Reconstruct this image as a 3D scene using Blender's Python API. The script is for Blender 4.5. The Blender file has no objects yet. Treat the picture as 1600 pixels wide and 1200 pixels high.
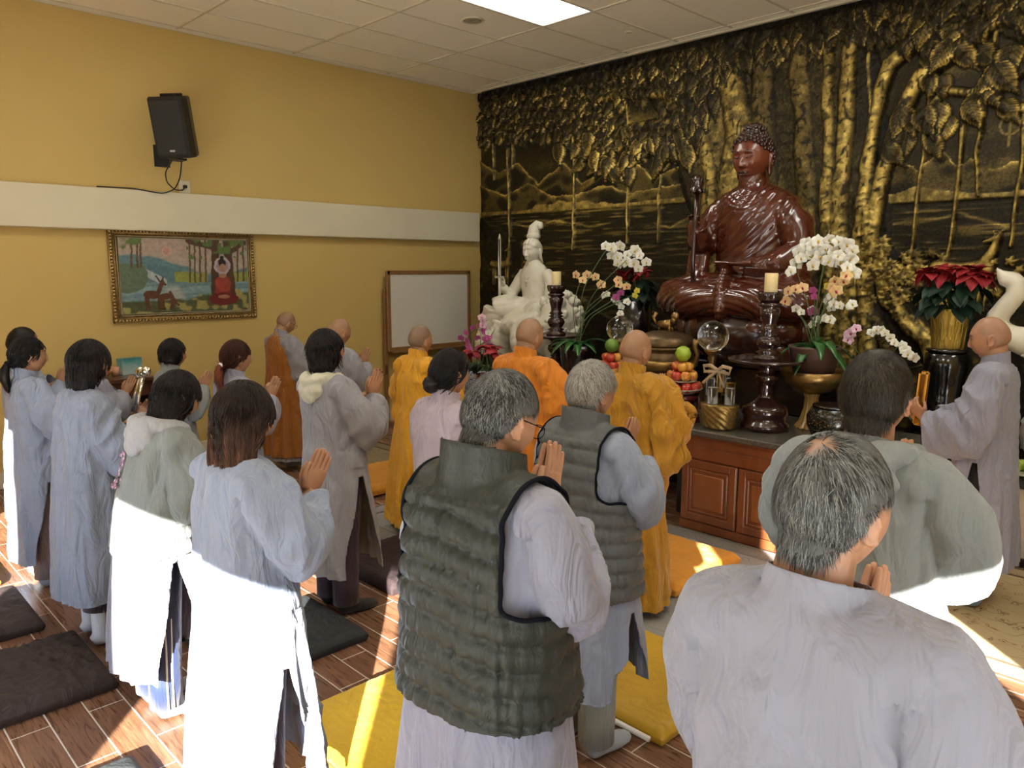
import bpy, math, random
import numpy as np
from mathutils import Vector, Matrix
rng = random.Random(7)
SC = bpy.context.scene
COL = SC.collection

# ---------------------------------------------------------------- camera
def setup_camera():
    f, pt, ro, yaw = 1194.33, .1506, .0014, .7977
    d = np.array([-math.sin(yaw)*math.cos(pt), math.cos(yaw)*math.cos(pt), -math.sin(pt)])
    r = np.array([math.cos(yaw), math.sin(yaw), 0.]); u = np.cross(r, d)
    r2 = r*math.cos(ro)+u*math.sin(ro); u2 = -r*math.sin(ro)+u*math.cos(ro)
    cam = bpy.data.cameras.new('camera'); cam.sensor_width = 36; cam.lens = f*36/1600
    cam.clip_start = .05; cam.clip_end = 200
    o = bpy.data.objects.new('camera', cam); COL.objects.link(o)
    M = Matrix.Identity(4)
    for i in range(3):
        M[i][0] = r2[i]; M[i][1] = u2[i]; M[i][2] = -d[i]
    M[0][3], M[1][3], M[2][3] = 7.7795, -6.883, 1.9258
    o.matrix_world = M
    SC.camera = o
setup_camera()
SC.view_settings.view_transform = 'Standard'; SC.view_settings.look = 'None'
SC.view_settings.gamma = 1; SC.view_settings.exposure = 0.22
SC.view_settings.use_curve_mapping = False
SC.cycles.max_bounces = 8; SC.cycles.diffuse_bounces = 6; SC.cycles.glossy_bounces = 3
SC.cycles.transmission_bounces = 6; SC.cycles.transparent_max_bounces = 10
SC.cycles.caustics_reflective = False; SC.cycles.caustics_refractive = False
SC.cycles.sample_clamp_indirect = 6

# ---------------------------------------------------------------- sky, sun
W = bpy.data.worlds.new('sky'); SC.world = W; W.use_nodes = True
wn = W.node_tree.nodes; wl = W.node_tree.links
bg = wn['Background']
tc = wn.new('ShaderNodeTexCoord'); sep = wn.new('ShaderNodeSeparateXYZ'); cr = wn.new('ShaderNodeValToRGB')
wl.new(tc.outputs['Generated'], sep.inputs[0]); wl.new(sep.outputs['Z'], cr.inputs[0]); wl.new(cr.outputs[0], bg.inputs[0])
cr.color_ramp.elements[0].position = 0.0; cr.color_ramp.elements[0].color = (.42, .44, .45, 1)
cr.color_ramp.elements[1].position = .5; cr.color_ramp.elements[1].color = (.50, .68, 1, 1)
e = cr.color_ramp.elements.new(.04); e.color = (.86, .92, 1, 1)
bg.inputs[1].default_value = 3.7
sun_d = Vector((-.7358, .6773, -.365)).normalized()
sl = bpy.data.lights.new('sun', 'SUN'); sl.energy = 50; sl.angle = .009; sl.color = (1, .95, .86)
so = bpy.data.objects.new('sun', sl); COL.objects.link(so)
so.rotation_euler = sun_d.to_track_quat('-Z', 'Y').to_euler()
so.location = (12, -11, 5)

def tag(o, label=None, cat=None, group=None, kind=None):
    if label: o['label'] = label
    if cat: o['category'] = cat
    if group: o['group'] = group
    if kind: o['kind'] = kind
    return o
def empty(name, loc=(0, 0, 0), rz=0, label=None, cat=None, group=None):
    o = bpy.data.objects.new(name, None); COL.objects.link(o); o.location = loc; o.rotation_euler = (0, 0, rz)
    o.empty_display_size = .1
    return tag(o, label, cat, group)

# ---------------------------------------------------------------- mesh builder
def nrm(v): v = np.asarray(v, float); return v/max(1e-9, np.linalg.norm(v))
class MB:
    def __init__(s): s.V = []; s.F = []; s.n = 0; s.mi = []
    def add(s, v, f, mi=0):
        v = np.asarray(v, float).reshape(-1, 3); s.V.append(v)
        for q in f: s.F.append([int(i)+s.n for i in q]); s.mi.append(mi)
        s.n += len(v); return s
    def verts(s): return np.concatenate(s.V) if s.V else np.zeros((0, 3))
    def join(s, o, M=None, mi=None):
        v = o.verts()
        if M is not None: v = xf(v, M)
        s.V.append(v)
        for q, m in zip(o.F, o.mi): s.F.append([i+s.n for i in q]); s.mi.append(m if mi is None else mi)
        s.n += len(v); return s
    def box(s, c, d, rot=0, bev=0, mi=0, R=None):
        x, y, z = [k/2 for k in d]
        if bev > 0:
            b = min(bev, x*.9, y*.9, z*.9); v = []; idx = {}
            for sx in (-1, 1):
                for sy in (-1, 1):
                    for sz in (-1, 1):
                        for ax in range(3):
                            p = [sx*x, sy*y, sz*z]
                            for k in range(3):
                                if k != ax: p[k] -= (sx, sy, sz)[k]*b
                            idx[(sx, sy, sz, ax)] = len(v); v.append(p)
            f = []
            for ax in range(3):
                a1, a2 = [k for k in range(3) if k != ax]
                for sg in (-1, 1):
                    q = []
                    for (u, w) in ((-1, -1), (1, -1), (1, 1), (-1, 1)):
                        t = [0, 0, 0]; t[ax] = sg; t[a1] = u; t[a2] = w; q.append(idx[(*t, ax)])
                    if (sg > 0) == (ax == 1): q = q[::-1]
                    f.append(q)
                for u in (-1, 1):
                    for w in (-1, 1):
                        t0 = [0, 0, 0]; t1 = [0, 0, 0]; t0[ax] = -1; t1[ax] = 1
                        for t in (t0, t1): t[a1] = u; t[a2] = w
                        q = [idx[(*t0, a1)], idx[(*t1, a1)], idx[(*t1, a2)], idx[(*t0, a2)]]
                        if (u*w > 0) == (ax == 1): q = q[::-1]
                        f.append(q)
            for sx in (-1, 1):
                for sy in (-1, 1):
                    for sz in (-1, 1):
                        q = [idx[(sx, sy, sz, k)] for k in range(3)]
                        if sx*sy*sz < 0: q = q[::-1]
                        f.append(q)
        else:
            v = [(a*x, b*y, c_*z) for a in (-1, 1) for b in (-1, 1) for c_ in (-1, 1)]
            f = [(0, 1, 3, 2), (4, 6, 7, 5), (0, 4, 5, 1), (2, 3, 7, 6), (0, 2, 6, 4), (1, 5, 7, 3)]
        v = np.array(v, float)
        if R is not None: v = v@np.array(R).T
        if rot: ca, sa = math.cos(rot), math.sin(rot); v = v@np.array([[ca, sa, 0], [-sa, ca, 0], [0, 0, 1]])
        return s.add(v+np.array(c), f, mi)
    def rings(s, R, cap=True, closed=True, mi=0):
        R = [np.asarray(r, float) for r in R]; m = len(R[0]); n = len(R); f = []
        for i in range(n-1):
            for j in range(m if closed else m-1):
                k = (j+1) % m
                f.append((i*m+j, i*m+k, (i+1)*m+k, (i+1)*m+j))
        v = np.concatenate(R)
        if cap:
            v = np.concatenate([v, [R[0].mean(0)], [R[-1].mean(0)]]); a = n*m; b = a+1
            for j in range(m):
                k = (j+1) % m
                f.append((a, k, j)); f.append((b, (n-1)*m+j, (n-1)*m+k))
        return s.add(v, f, mi)
    def tube(s, P, r, seg=12, cap=True, up=(0, 0, 1), r2=None, mi=0):
        P = np.asarray(P, float); n = len(P)
        r = np.full(n, r) if np.isscalar(r) else np.asarray(r, float)
        r2 = r if r2 is None else (np.full(n, r2) if np.isscalar(r2) else np.asarray(r2, float))
        a = np.linspace(0, 2*np.pi, seg, endpoint=False); R = []; u = None
        for i in range(n):
            t = nrm(P[min(i+1, n-1)]-P[max(i-1, 0)])
            ref = np.asarray(up, float) if u is None else u
            ref = ref-t*(ref@t)
            if np.linalg.norm(ref) < 1e-3: ref = np.array([1., .3, .2]); ref = ref-t*(ref@t)
            u = nrm(ref); w = np.cross(t, u)
            R.append(P[i]+np.outer(np.cos(a)*r[i], w)+np.outer(np.sin(a)*r2[i], u))
        return s.rings(R, cap, mi=mi)
    def lathe(s, prof, c=(0, 0, 0), seg=32, mi=0, lobes=0, amp=0):
        a = np.linspace(0, 2*np.pi, seg, endpoint=False); R = []
        for r, z in prof:
            rr = r*(1+amp*np.cos(lobes*a)) if lobes else r+0*a
            R.append(np.stack([c[0]+rr*np.cos(a), c[1]+rr*np.sin(a), c[2]+z+0*a], 1))
        return s.rings(R, True, mi=mi)
    def ell(s, c, r, R=None, nu=20, nv=12, mi=0):
        r = (r, r, r) if np.isscalar(r) else r
        a = np.linspace(0, 2*np.pi, nu, endpoint=False); L = []
        for t in np.linspace(-np.pi/2, np.pi/2, nv+1)[1:-1]:
            L.append(np.stack([np.cos(t)*np.cos(a), np.cos(t)*np.sin(a), np.sin(t)+0*a], 1))
        k = MB().rings(L, True); v = k.verts(); v[-2] = (0, 0, -1); v[-1] = (0, 0, 1)
        v = v*np.array(r)
        if R is not None: v = v@np.array(R).T
        return s.add(v+np.array(c), k.F, mi)
    def grid(s, X, Y, Z, mi=0):
        n, m = X.shape; v = np.stack([X.ravel(), Y.ravel(), Z.ravel()], 1)
        i = np.arange(n*m).reshape(n, m)
        f = np.stack([i[:-1, :-1], i[:-1, 1:], i[1:, 1:], i[1:, :-1]], -1).reshape(-1, 4)
        return s.add(v, f, mi)

def spl(P, n=40):
    P = np.asarray(P, float); k = len(P); Q = np.concatenate([[2*P[0]-P[1]], P, [2*P[-1]-P[-2]]]); out = []
    for t in np.linspace(0, k-1-1e-9, n):
        i = int(t); u = t-i; a, b, c, d = Q[i:i+4]; out.append(.5*(2*b+(c-a)*u+(2*a-5*b+4*c-d)*u*u+(3*b-a-3*c+d)*u**3))
    return np.array(out)
def xf(v, M): M = np.array(M); return v@M[:3, :3].T+M[:3, 3]
def RX(a): c, s = math.cos(a), math.sin(a); return np.array([[1, 0, 0], [0, c, -s], [0, s, c]])
def RY(a): c, s = math.cos(a), math.sin(a); return np.array([[c, 0, s], [0, 1, 0], [-s, 0, c]])
def RZ(a): c, s = math.cos(a), math.sin(a); return np.array([[c, -s, 0], [s, c, 0], [0, 0, 1]])
def T(loc=(0, 0, 0), R=None, s=1):
    M = np.eye(4); M[:3, :3] = (np.eye(3) if R is None else R)*s; M[:3, 3] = loc; return M

def mesh_from(V, F, name='mesh', smooth=True, mi=None, attrs=None):
    me = bpy.data.meshes.new(name); V = np.asarray(V, np.float32)
    tot = np.fromiter((len(q) for q in F), np.int32, len(F)) if not isinstance(F, np.ndarray) else np.full(len(F), F.shape[1], np.int32)
    idx = np.fromiter((i for q in F for i in q), np.int32, int(tot.sum())) if not isinstance(F, np.ndarray) else F.ravel().astype(np.int32)
    me.vertices.add(len(V)); me.vertices.foreach_set('co', V.ravel())
    me.loops.add(len(idx)); me.loops.foreach_set('vertex_index', idx)
    me.polygons.add(len(tot)); me.polygons.foreach_set('loop_start', np.concatenate([[0], np.cumsum(tot)[:-1]]).astype(np.int32))
    me.polygons.foreach_set('loop_total', tot)
    if mi is not None: me.polygons.foreach_set('material_index', np.asarray(mi, np.int32))
    me.update(calc_edges=True)
    me.polygons.foreach_set('use_smooth', np.full(len(tot), bool(smooth)))
    for k, a in (attrs or {}).items():
        if a.ndim == 1:
            at = me.attributes.new(k, 'FLOAT', 'POINT'); at.data.foreach_set('value', a.astype(np.float32))
        else:
            at = me.attributes.new(k, 'FLOAT_COLOR', 'POINT')
            at.data.foreach_set('color', np.concatenate([a, np.ones((len(a), 1))], 1).astype(np.float32).ravel())
    return me
def link(name, me, mat=None, parent=None, loc=None):
    o = bpy.data.objects.new(name, me); COL.objects.link(o)
    if mat is not None and not me.materials:
        for m in (mat if isinstance(mat, (list, tuple)) else [mat]): me.materials.append(m)
    if parent is not None: o.parent = parent
    if loc is not None: o.location = loc
    return o
def ob(name, mb, mat, parent=None, smooth=True, angle=None, attrs=None):
    me = mesh_from(mb.verts(), mb.F, name, smooth, mb.mi, attrs)
    if smooth and angle is not None:
        try: me.set_sharp_from_angle(angle=angle)
        except Exception: pass
    return link(name, me, mat, parent)
AN = math.radians(38)
def vox(mb, size, sm=4, fac=.5):
    me = mesh_from(mb.verts(), mb.F); o = bpy.data.objects.new('tmp', me); COL.objects.link(o)
    m = o.modifiers.new('r', 'REMESH'); m.mode = 'VOXEL'; m.voxel_size = size
    if sm: q = o.modifiers.new('s', 'SMOOTH'); q.factor = fac; q.iterations = sm
    dg = bpy.context.evaluated_depsgraph_get(); ev = o.evaluated_get(dg); e = ev.to_mesh()
    V = np.empty(len(e.vertices)*3, np.float32); e.vertices.foreach_get('co', V)
    L = np.empty(len(e.loops), np.int32); e.loops.foreach_get('vertex_index', L)
    lt = np.empty(len(e.polygons), np.int32); e.polygons.foreach_get('loop_total', lt)
    ev.to_mesh_clear(); bpy.data.objects.remove(o); bpy.data.meshes.remove(me)
    assert (lt == 4).all()
    return V.reshape(-1, 3).astype(float), L.reshape(-1, 4)
def normals(V, F):
    n = np.cross(V[F[:, 2]]-V[F[:, 0]], V[F[:, 3]]-V[F[:, 1]]); N = np.zeros_like(V)
    for k in range(4): np.add.at(N, F[:, k], n)
    return N/np.maximum(1e-12, np.linalg.norm(N, axis=1, keepdims=True))
def vn(P, seed=0):
    """smooth value noise in 3-D, 0..1"""
    P = np.asarray(P, float); i = np.floor(P).astype(np.int64); f = P-i; u = f*f*(3-2*f); r = 0
    for a in (0, 1):
        for b in (0, 1):
            for c in (0, 1):
                h = ((i[:, 0]+a)*73856093) ^ ((i[:, 1]+b)*19349663) ^ ((i[:, 2]+c)*83492791) ^ (seed*2654435761)
                h = (h ^ (h >> 13))*1274126177 & 0xffffffff; h = (h ^ (h >> 15))*2246822519 & 0xffffffff
                h = (h ^ (h >> 13)) & 0xffff
                w = (u[:, 0] if a else 1-u[:, 0])*(u[:, 1] if b else 1-u[:, 1])*(u[:, 2] if c else 1-u[:, 2])
                r = r+w*(h/65535.)
    return r
def ridge(P, seed=0): return 1-np.abs(vn(P, seed)*2-1)*2   # -1..1, sharp crests
def sstep(a, b, x): t = np.clip((x-a)/(b-a), 0, 1); return t*t*(3-2*t)

# ---------------------------------------------------------------- materials
class NT:
    def __init__(s, name):
        s.m = bpy.data.materials.new(name); s.m.use_nodes = True; s.n = s.m.node_tree.nodes; s.l = s.m.node_tree.links
        s.b = s.n['Principled BSDF']; s._co = None
    def co(s, kind='Object', scale=(1, 1, 1), rot=(0, 0, 0)):
        t = s.n.new('ShaderNodeTexCoord'); mp = s.n.new('ShaderNodeMapping'); s.l.new(t.outputs[kind], mp.inputs[0])
        mp.inputs['Scale'].default_value = scale; mp.inputs['Rotation'].default_value = rot; return mp.outputs[0]
    def noise(s, v, scale, detail=3, rough=.55, dist=0):
        t = s.n.new('ShaderNodeTexNoise'); s.l.new(v, t.inputs['Vector']); t.inputs['Scale'].default_value = scale
        t.inputs['Detail'].default_value = detail; t.inputs['Roughness'].default_value = rough; t.inputs['Distortion'].default_value = dist; return t.outputs[0]
    def ramp(s, f, stops):
        r = s.n.new('ShaderNodeValToRGB'); s.l.new(f, r.inputs[0]); e = r.color_ramp.elements
        while len(e) < len(stops): e.new(.5)
        for k, (p, c) in enumerate(stops): e[k].position = p; e[k].color = (*c, 1) if len(c) == 3 else c
        return r.outputs[0]
    def mix(s, f, a, b, mode='MIX'):
        t = s.n.new('ShaderNodeMix'); t.data_type = 'RGBA'; t.blend_type = mode
        for i, x in ((0, f), (6, a), (7, b)):
            if hasattr(x, 'is_linked') or hasattr(x, 'links'): s.l.new(x, t.inputs[i])
            else: t.inputs[i].default_value = x if i == 0 else ((*x, 1) if len(x) == 3 else x)
        return t.outputs[2]
    def attr(s, name, out='Fac'):
        t = s.n.new('ShaderNodeAttribute'); t.attribute_name = name; return t.outputs[out]
    def bump(s, h, st=.3, d=.01, prev=None):
        t = s.n.new('ShaderNodeBump'); s.l.new(h, t.inputs['Height']); t.inputs['Strength'].default_value = st; t.inputs['Distance'].default_value = d
        if prev is not None: s.l.new(prev, t.inputs['Normal'])
        s.l.new(t.outputs[0], s.b.inputs['Normal']); return t.outputs[0]
    def set(s, **k):
        for a, v in k.items():
            i = s.b.inputs[a.replace('_', ' ')]
            if hasattr(v, 'links'): s.l.new(v, i)
            else: i.default_value = (*v, 1) if isinstance(v, (tuple, list)) and len(v) == 3 and i.type == 'RGBA' else v
        return s
def plain(name, c, rough=.5, metal=0, var=.12, vs=14, bump=0, bs=60, **k):
    t = NT(name); co = t.co()
    d = tuple(max(0, x*(1-var)) for x in c); h = tuple(min(1, x*(1+var)) for x in c)
    t.set(Base_Color=t.ramp(t.noise(co, vs, 3), [(.3, d), (.7, h)]), Roughness=rough, Metallic=metal, **k)
    if bump: t.bump(t.noise(co, bs, 4), bump, .004)
    return t.m
def fabric(name, c, rough=.85, fold=.35, var=.06, weave=260, fs=(9, 9, 3.2), sheen=.15, mottle=0, mc=None):
    t = NT(name); co = t.co()
    d = tuple(x*(1-var) for x in c); h = tuple(min(1, x*(1+var)) for x in c)
    col = t.ramp(t.noise(co, 5, 4), [(.3, d), (.7, h)])
    if mottle: col = t.mix(t.ramp(t.noise(t.co(scale=(1, 1, 2.5)), 170, 3, .7), [(.42, (0, 0, 0)), (.6, (mottle,)*3)]), col, mc)
    t.set(Base_Color=col, Roughness=rough, Sheen_Weight=sheen, Sheen_Roughness=.5)
    b = t.bump(t.noise(t.co(scale=fs), 1.4, 3, .5, .8), min(1, fold*2.2), .05)
    b = t.bump(t.noise(t.co(scale=(14, 14, 6), rot=(.5, .4, 0)), 1.5, 2, .5, .8), min(1, fold*.45), .012, b)
    t.bump(t.noise(co, weave, 2), .12, .001, b)
    return t.m
def gloss(name, c, rough=.18, c2=None, vs=6, coat=.6, scale=(1, 1, 1)):
    t = NT(name); co = t.co(scale=scale)
    t.set(Base_Color=t.ramp(t.noise(co, vs, 4, .6, 1), [(.3, c), (.75, c2 or tuple(x*1.5 for x in c))]), Roughness=rough, Coat_Weight=coat, Coat_Roughness=.12)
    return t.m
def glass(name, c=(1, 1, 1), rough=0, ior=1.45):
    t = NT(name); t.set(Base_Color=c, Roughness=rough, Transmission_Weight=1.0, IOR=ior); return t.m

# ---------------------------------------------------------------- room shell
RX1, RY0, HC = 9.4, -8.2, 4.18
def m_wall():
    t = NT('yellow wall paint'); co = t.co()
    t.set(Base_Color=t.ramp(t.noise(co, .8, 3), [(.3, (.555, .41, .135)), (.7, (.59, .44, .15))]), Roughness=.62)
    t.bump(t.noise(co, 90, 3), .08, .002); return t.m
M_WALL = m_wall()
M_CREAM = plain('cream paint', (.66, .62, .46), .6, var=.03, vs=2)
M_WHITE = plain('white paint', (.75, .74, .7), .55, var=.03)
def m_floor():
    t = NT('wood look plank tile'); co = t.co()
    br = t.n.new('ShaderNodeTexBrick'); t.l.new(co, br.inputs['Vector'])
    br.offset = .37; br.offset_frequency = 2; br.squash = 1
    for k, v in (('Scale', 1), ('Mortar Size', .0032), ('Mortar Smooth', .1), ('Brick Width', .61), ('Row Height', .1475), ('Bias', 0)): br.inputs[k].default_value = v
    br.inputs['Color1'].default_value = (0, 0, 0, 1); br.inputs['Color2'].default_value = (1, 1, 1, 1); br.inputs['Mortar'].default_value = (.5, .5, .5, 1)
    g = t.noise(t.co(scale=(1.1, 13, 1)), 3.2, 6, .62, 1.6)
    wood = t.ramp(g, [(.25, (.075, .034, .018)), (.5, (.17, .082, .044)), (.72, (.27, .14, .078))])
    hs = t.n.new('ShaderNodeHueSaturation'); t.l.new(wood, hs.inputs['Color'])
    mr = t.n.new('ShaderNodeMapRange'); t.l.new(br.outputs['Color'], mr.inputs[0]); mr.inputs[3].default_value = .8; mr.inputs[4].default_value = 1.2
    t.l.new(mr.outputs[0], hs.inputs['Value'])
    t.set(Base_Color=t.mix(br.outputs['Fac'], hs.outputs[0], (.62, .55, .47)), Roughness=t.ramp(g, [(.3, (.24,)*3), (.7, (.36,)*3)]))
    inv = t.n.new('ShaderNodeMath'); inv.operation = 'SUBTRACT'; inv.inputs[0].default_value = 1; t.l.new(br.outputs['Fac'], inv.inputs[1])
    b = t.bump(inv.outputs[0], .5, .003); t.bump(g, .12, .003, b); return t.m
floor = ob('floor', MB().box((4.7, -4.05, -.05), (9.6, 8.6, .1)), m_floor(), smooth=False); tag(floor, kind='structure')
wl_ = ob('wall_left', MB().box((-.06, -4.1, HC/2+.12), (.12, 8.5, HC+.26)), M_WALL, smooth=False); tag(wl_, kind='structure')
wb_ = ob('wall_back', MB().box((4.7, .2, HC/2+.12), (9.6, .12, HC+.26)), plain('dark wall', (.03, .027, .02), .7), smooth=False); tag(wb_, kind='structure')
def m_ceil():
    t = NT('acoustic tile'); co = t.co()
    n = t.noise(co, 220, 3, .7)
    t.set(Base_Color=t.ramp(t.noise(co, .5, 3), [(.35, (.93, .90, .77)), (.7, (.95, .92, .80))]), Roughness=.9)
    t.bump(n, .25, .002); return t.m
M_TILE = m_ceil(); M_GRID = plain('ceiling grid metal', (.62, .58, .46), .5, var=.03)
# lay-in ceiling : tiles 4 ft x 2 ft, with recessed light panels
GX0, GY0, G = .6939-.6096*2, -.1334, .6096
lights = {(5, 1), (5, 4), (10, 1), (10, 4), (14, 1), (14, 4)}
mbT = MB()
for j in range(0, 17):
    for i in range(0, 7):
        x0, x1 = max(.012, GX0+j*G), min(RX1, GX0+(j+1)*G); y1, y0 = GY0-i*2*G, max(RY0, GY0-(i+1)*2*G)
        if x1-x0 < .02 or (j-1, i) in {(a+1, b) for a, b in ()} or (j, i) in lights: continue
        mbT.box(((x0+x1)/2, (y0+y1)/2, HC+.012), (x1-x0-.012, y1-y0-.012, .02), bev=.004)
x0 = .0
mbT.box((4.7, (GY0)/2+.05, HC+.012), (9.4, -GY0-.01, .02))
c_ = ob('ceiling', mbT, M_TILE, smooth=False); tag(c_, kind='structure')
mg = MB()
for j in range(1, 18):
    x = GX0+j*G
    if 0 < x < RX1: mg.box((x, -4.1, HC-.002), (.022, 8.2, .012))
for i in range(0, 7): mg.box((4.7, GY0-i*2*G, HC-.003), (9.4, .022, .012))
mg.box((.012, -4.1, HC-.01), (.024, 8.2, .025)); mg.box((4.7, -.02, HC-.012), (9.4, .04, .02))
gr = ob('trim_1', mg, M_GRID, smooth=False); tag(gr, kind='structure')
pl = ob('ceiling_plenum', MB().box((4.7, -4.1, HC+.2), (9.6, 8.4, .1)), M_WHITE, smooth=False); tag(pl, kind='structure')
def emis(name, c, s):
    t = NT(name); t.set(Base_Color=(.9, .9, .9), Emission_Color=c, Emission_Strength=s, Roughness=.5); return t.m
M_PANEL = emis('light diffuser', (1, .96, .87), 12.5)
for (j, i) in sorted(lights):
    cx, cy = GX0+(j+.5)*G, GY0-(i+.5)*2*G
    e = empty('ceiling_light', (cx, cy, HC), 0, 'flat white rectangular lamp panel recessed in the tiled ceiling', 'ceiling light', 'ceiling light panels')
    fr = MB()
    for sx in (-1, 1): fr.box((sx*(G/2-.014), 0, .004), (.014, 2*G-.02, .02))
    for sy in (-1, 1): fr.box((0, sy*(G-.014), .004), (G-.02, .014, .02))
    ob('frame', fr, M_WHITE, e, False)
    ob('diffuser', MB().box((0, 0, .012), (G-.04, 2*G-.04, .008)), M_PANEL, e, False)
cs = empty('ceiling_speaker', (2.18, -1.93, HC), 0, 'small round flush speaker grille in a ceiling tile beside the light panel', 'ceiling speaker')
ob('ring', MB().lathe([(.085, .004), (.085, -.006), (.10, -.006), (.105, .0), (.105, .004)], seg=36), M_GRID, cs)
ob('grille', MB().lathe([(.0, -.004), (.05, -.005), (.086, -.003), (.086, .003)], seg=36), plain('perforated grille', (.34, .32, .24), .6, bump=.5, bs=500), cs)
sp = ob('sprinkler_cap', MB().lathe([(.04, .003), (.04, -.004), (.03, -.008), (.0, -.009)], (2.98, -.63, HC), seg=24), M_GRID)
tag(sp, 'tiny round cover cap in the ceiling tile nearest the carved wall', 'sprinkler cap')
# ledge (boxed beam), baseboard, outlets on the left wall
lg = ob('trim_2', MB().box((.055, -4.1, 2.455), (.11, 8.2, .37), bev=.006), M_CREAM, smooth=False); tag(lg, kind='structure')
bb = MB().box((.009, -4.1, .075), (.018, 8.2, .15), bev=.004); bbo = ob('baseboard_left', bb, M_CREAM, smooth=False); tag(bbo, kind='structure')
# walls with the windows behind and beside the photographer
WT = 2.29
def wall_y(name, y, segs, zs):
    m = MB()
    for a, b in segs: m.box(((a+b)/2, y, HC/2), (b-a, .14, HC))
    return m
m = MB(); y = RY0-.07
for a, b in ((-.1, 3.5), (5.22, 6.88), (8.62, 9.54)): m.box(((a+b)/2, y, HC/2+.12), (b-a, .14, HC+.26))  # unseen solid stretches laid out to shade people, one replacing the photographer's shadow
for a, b in ((3.5, 5.22), (6.88, 8.62)):
    m.box(((a+b)/2, y, (HC+.25+WT)/2), (b-a, .14, HC+.25-WT)); m.box(((a+b)/2, y, .05), (b-a, .14, .1))
w = ob('wall_front', m, M_WALL, smooth=False); tag(w, kind='structure')
m = MB(); x = RX1+.07
for a, b in ((-8.3, -7.10), (-4.88, .1)): m.box((x, (a+b)/2, HC/2+.12), (.14, b-a, HC+.26))
m.box((x, -5.99, (HC+.25+WT)/2), (.14, 2.22, HC+.25-WT)); m.box((x, -5.99, .05), (.14, 2.22, .1))
w = ob('wall_right', m, M_WALL, smooth=False); tag(w, kind='structure')
M_ALU = plain('aluminium frame', (.35, .35, .36), .35, .8)
def window(name, a, b, axis, c, extra=()):
    m = MB(); mid = (a+b)/2
    def bar(u, v, z0, z1):
        cc = ((u+v)/2, c, (z0+z1)/2) if axis == 'x' else (c, (u+v)/2, (z0+z1)/2)
        dd = (v-u, .06, z1-z0) if axis == 'x' else (.06, v-u, z1-z0)
        m.box(cc, dd, bev=.004)
    bar(a, a+.04, .1, WT); bar(b-.04, b, .1, WT); bar(a, b, WT-.04, WT); bar(a, b, .1, .14)
    for u, v in extra: bar(u, v, .1, WT)
    o = ob(name, m, M_ALU, smooth=False); tag(o, kind='structure')
window('window_1', 3.5, 5.22, 'x', RY0-.07); window('window_2', 6.88, 8.62, 'x', RY0-.07)
window('window_3', -7.10, -4.88, 'y', RX1+.07, ((-5.35, -5.20),))
sun_block = ob('sun_block_pier', MB().box((RX1+.07, -6.18, 1.2), (.14, .46, 2.2)), M_WALL, smooth=False); tag(sun_block, kind='structure')  # added out of view to keep the sun off the floor by the altar
# daylight portals in the window openings (sampling guides for the sky)
def portal(name, loc, size, rot):
    l = bpy.data.lights.new(name, 'AREA'); l.shape = 'RECTANGLE'; l.size, l.size_y = size; l.cycles.is_portal = True
    o = bpy.data.objects.new(name, l); COL.objects.link(o); o.location = loc; o.rotation_euler = rot
portal('sky_portal', (4.36, RY0+.01, 1.2), (1.72, 2.2), (math.pi/2, 0, 0))
portal('sky_portal', (7.75, RY0+.01, 1.2), (1.74, 2.2), (math.pi/2, 0, 0))
portal('sky_portal', (RX1-.01, -5.99, 1.2), (2.22, 2.2), (math.pi/2, 0, math.pi/2))
gnd = ob('ground_outside', MB().box((6, -6, -.2), (60, 60, .1)), plain('pale concrete', (.80, .78, .74), .8), smooth=False); tag(gnd, kind='structure')
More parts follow.
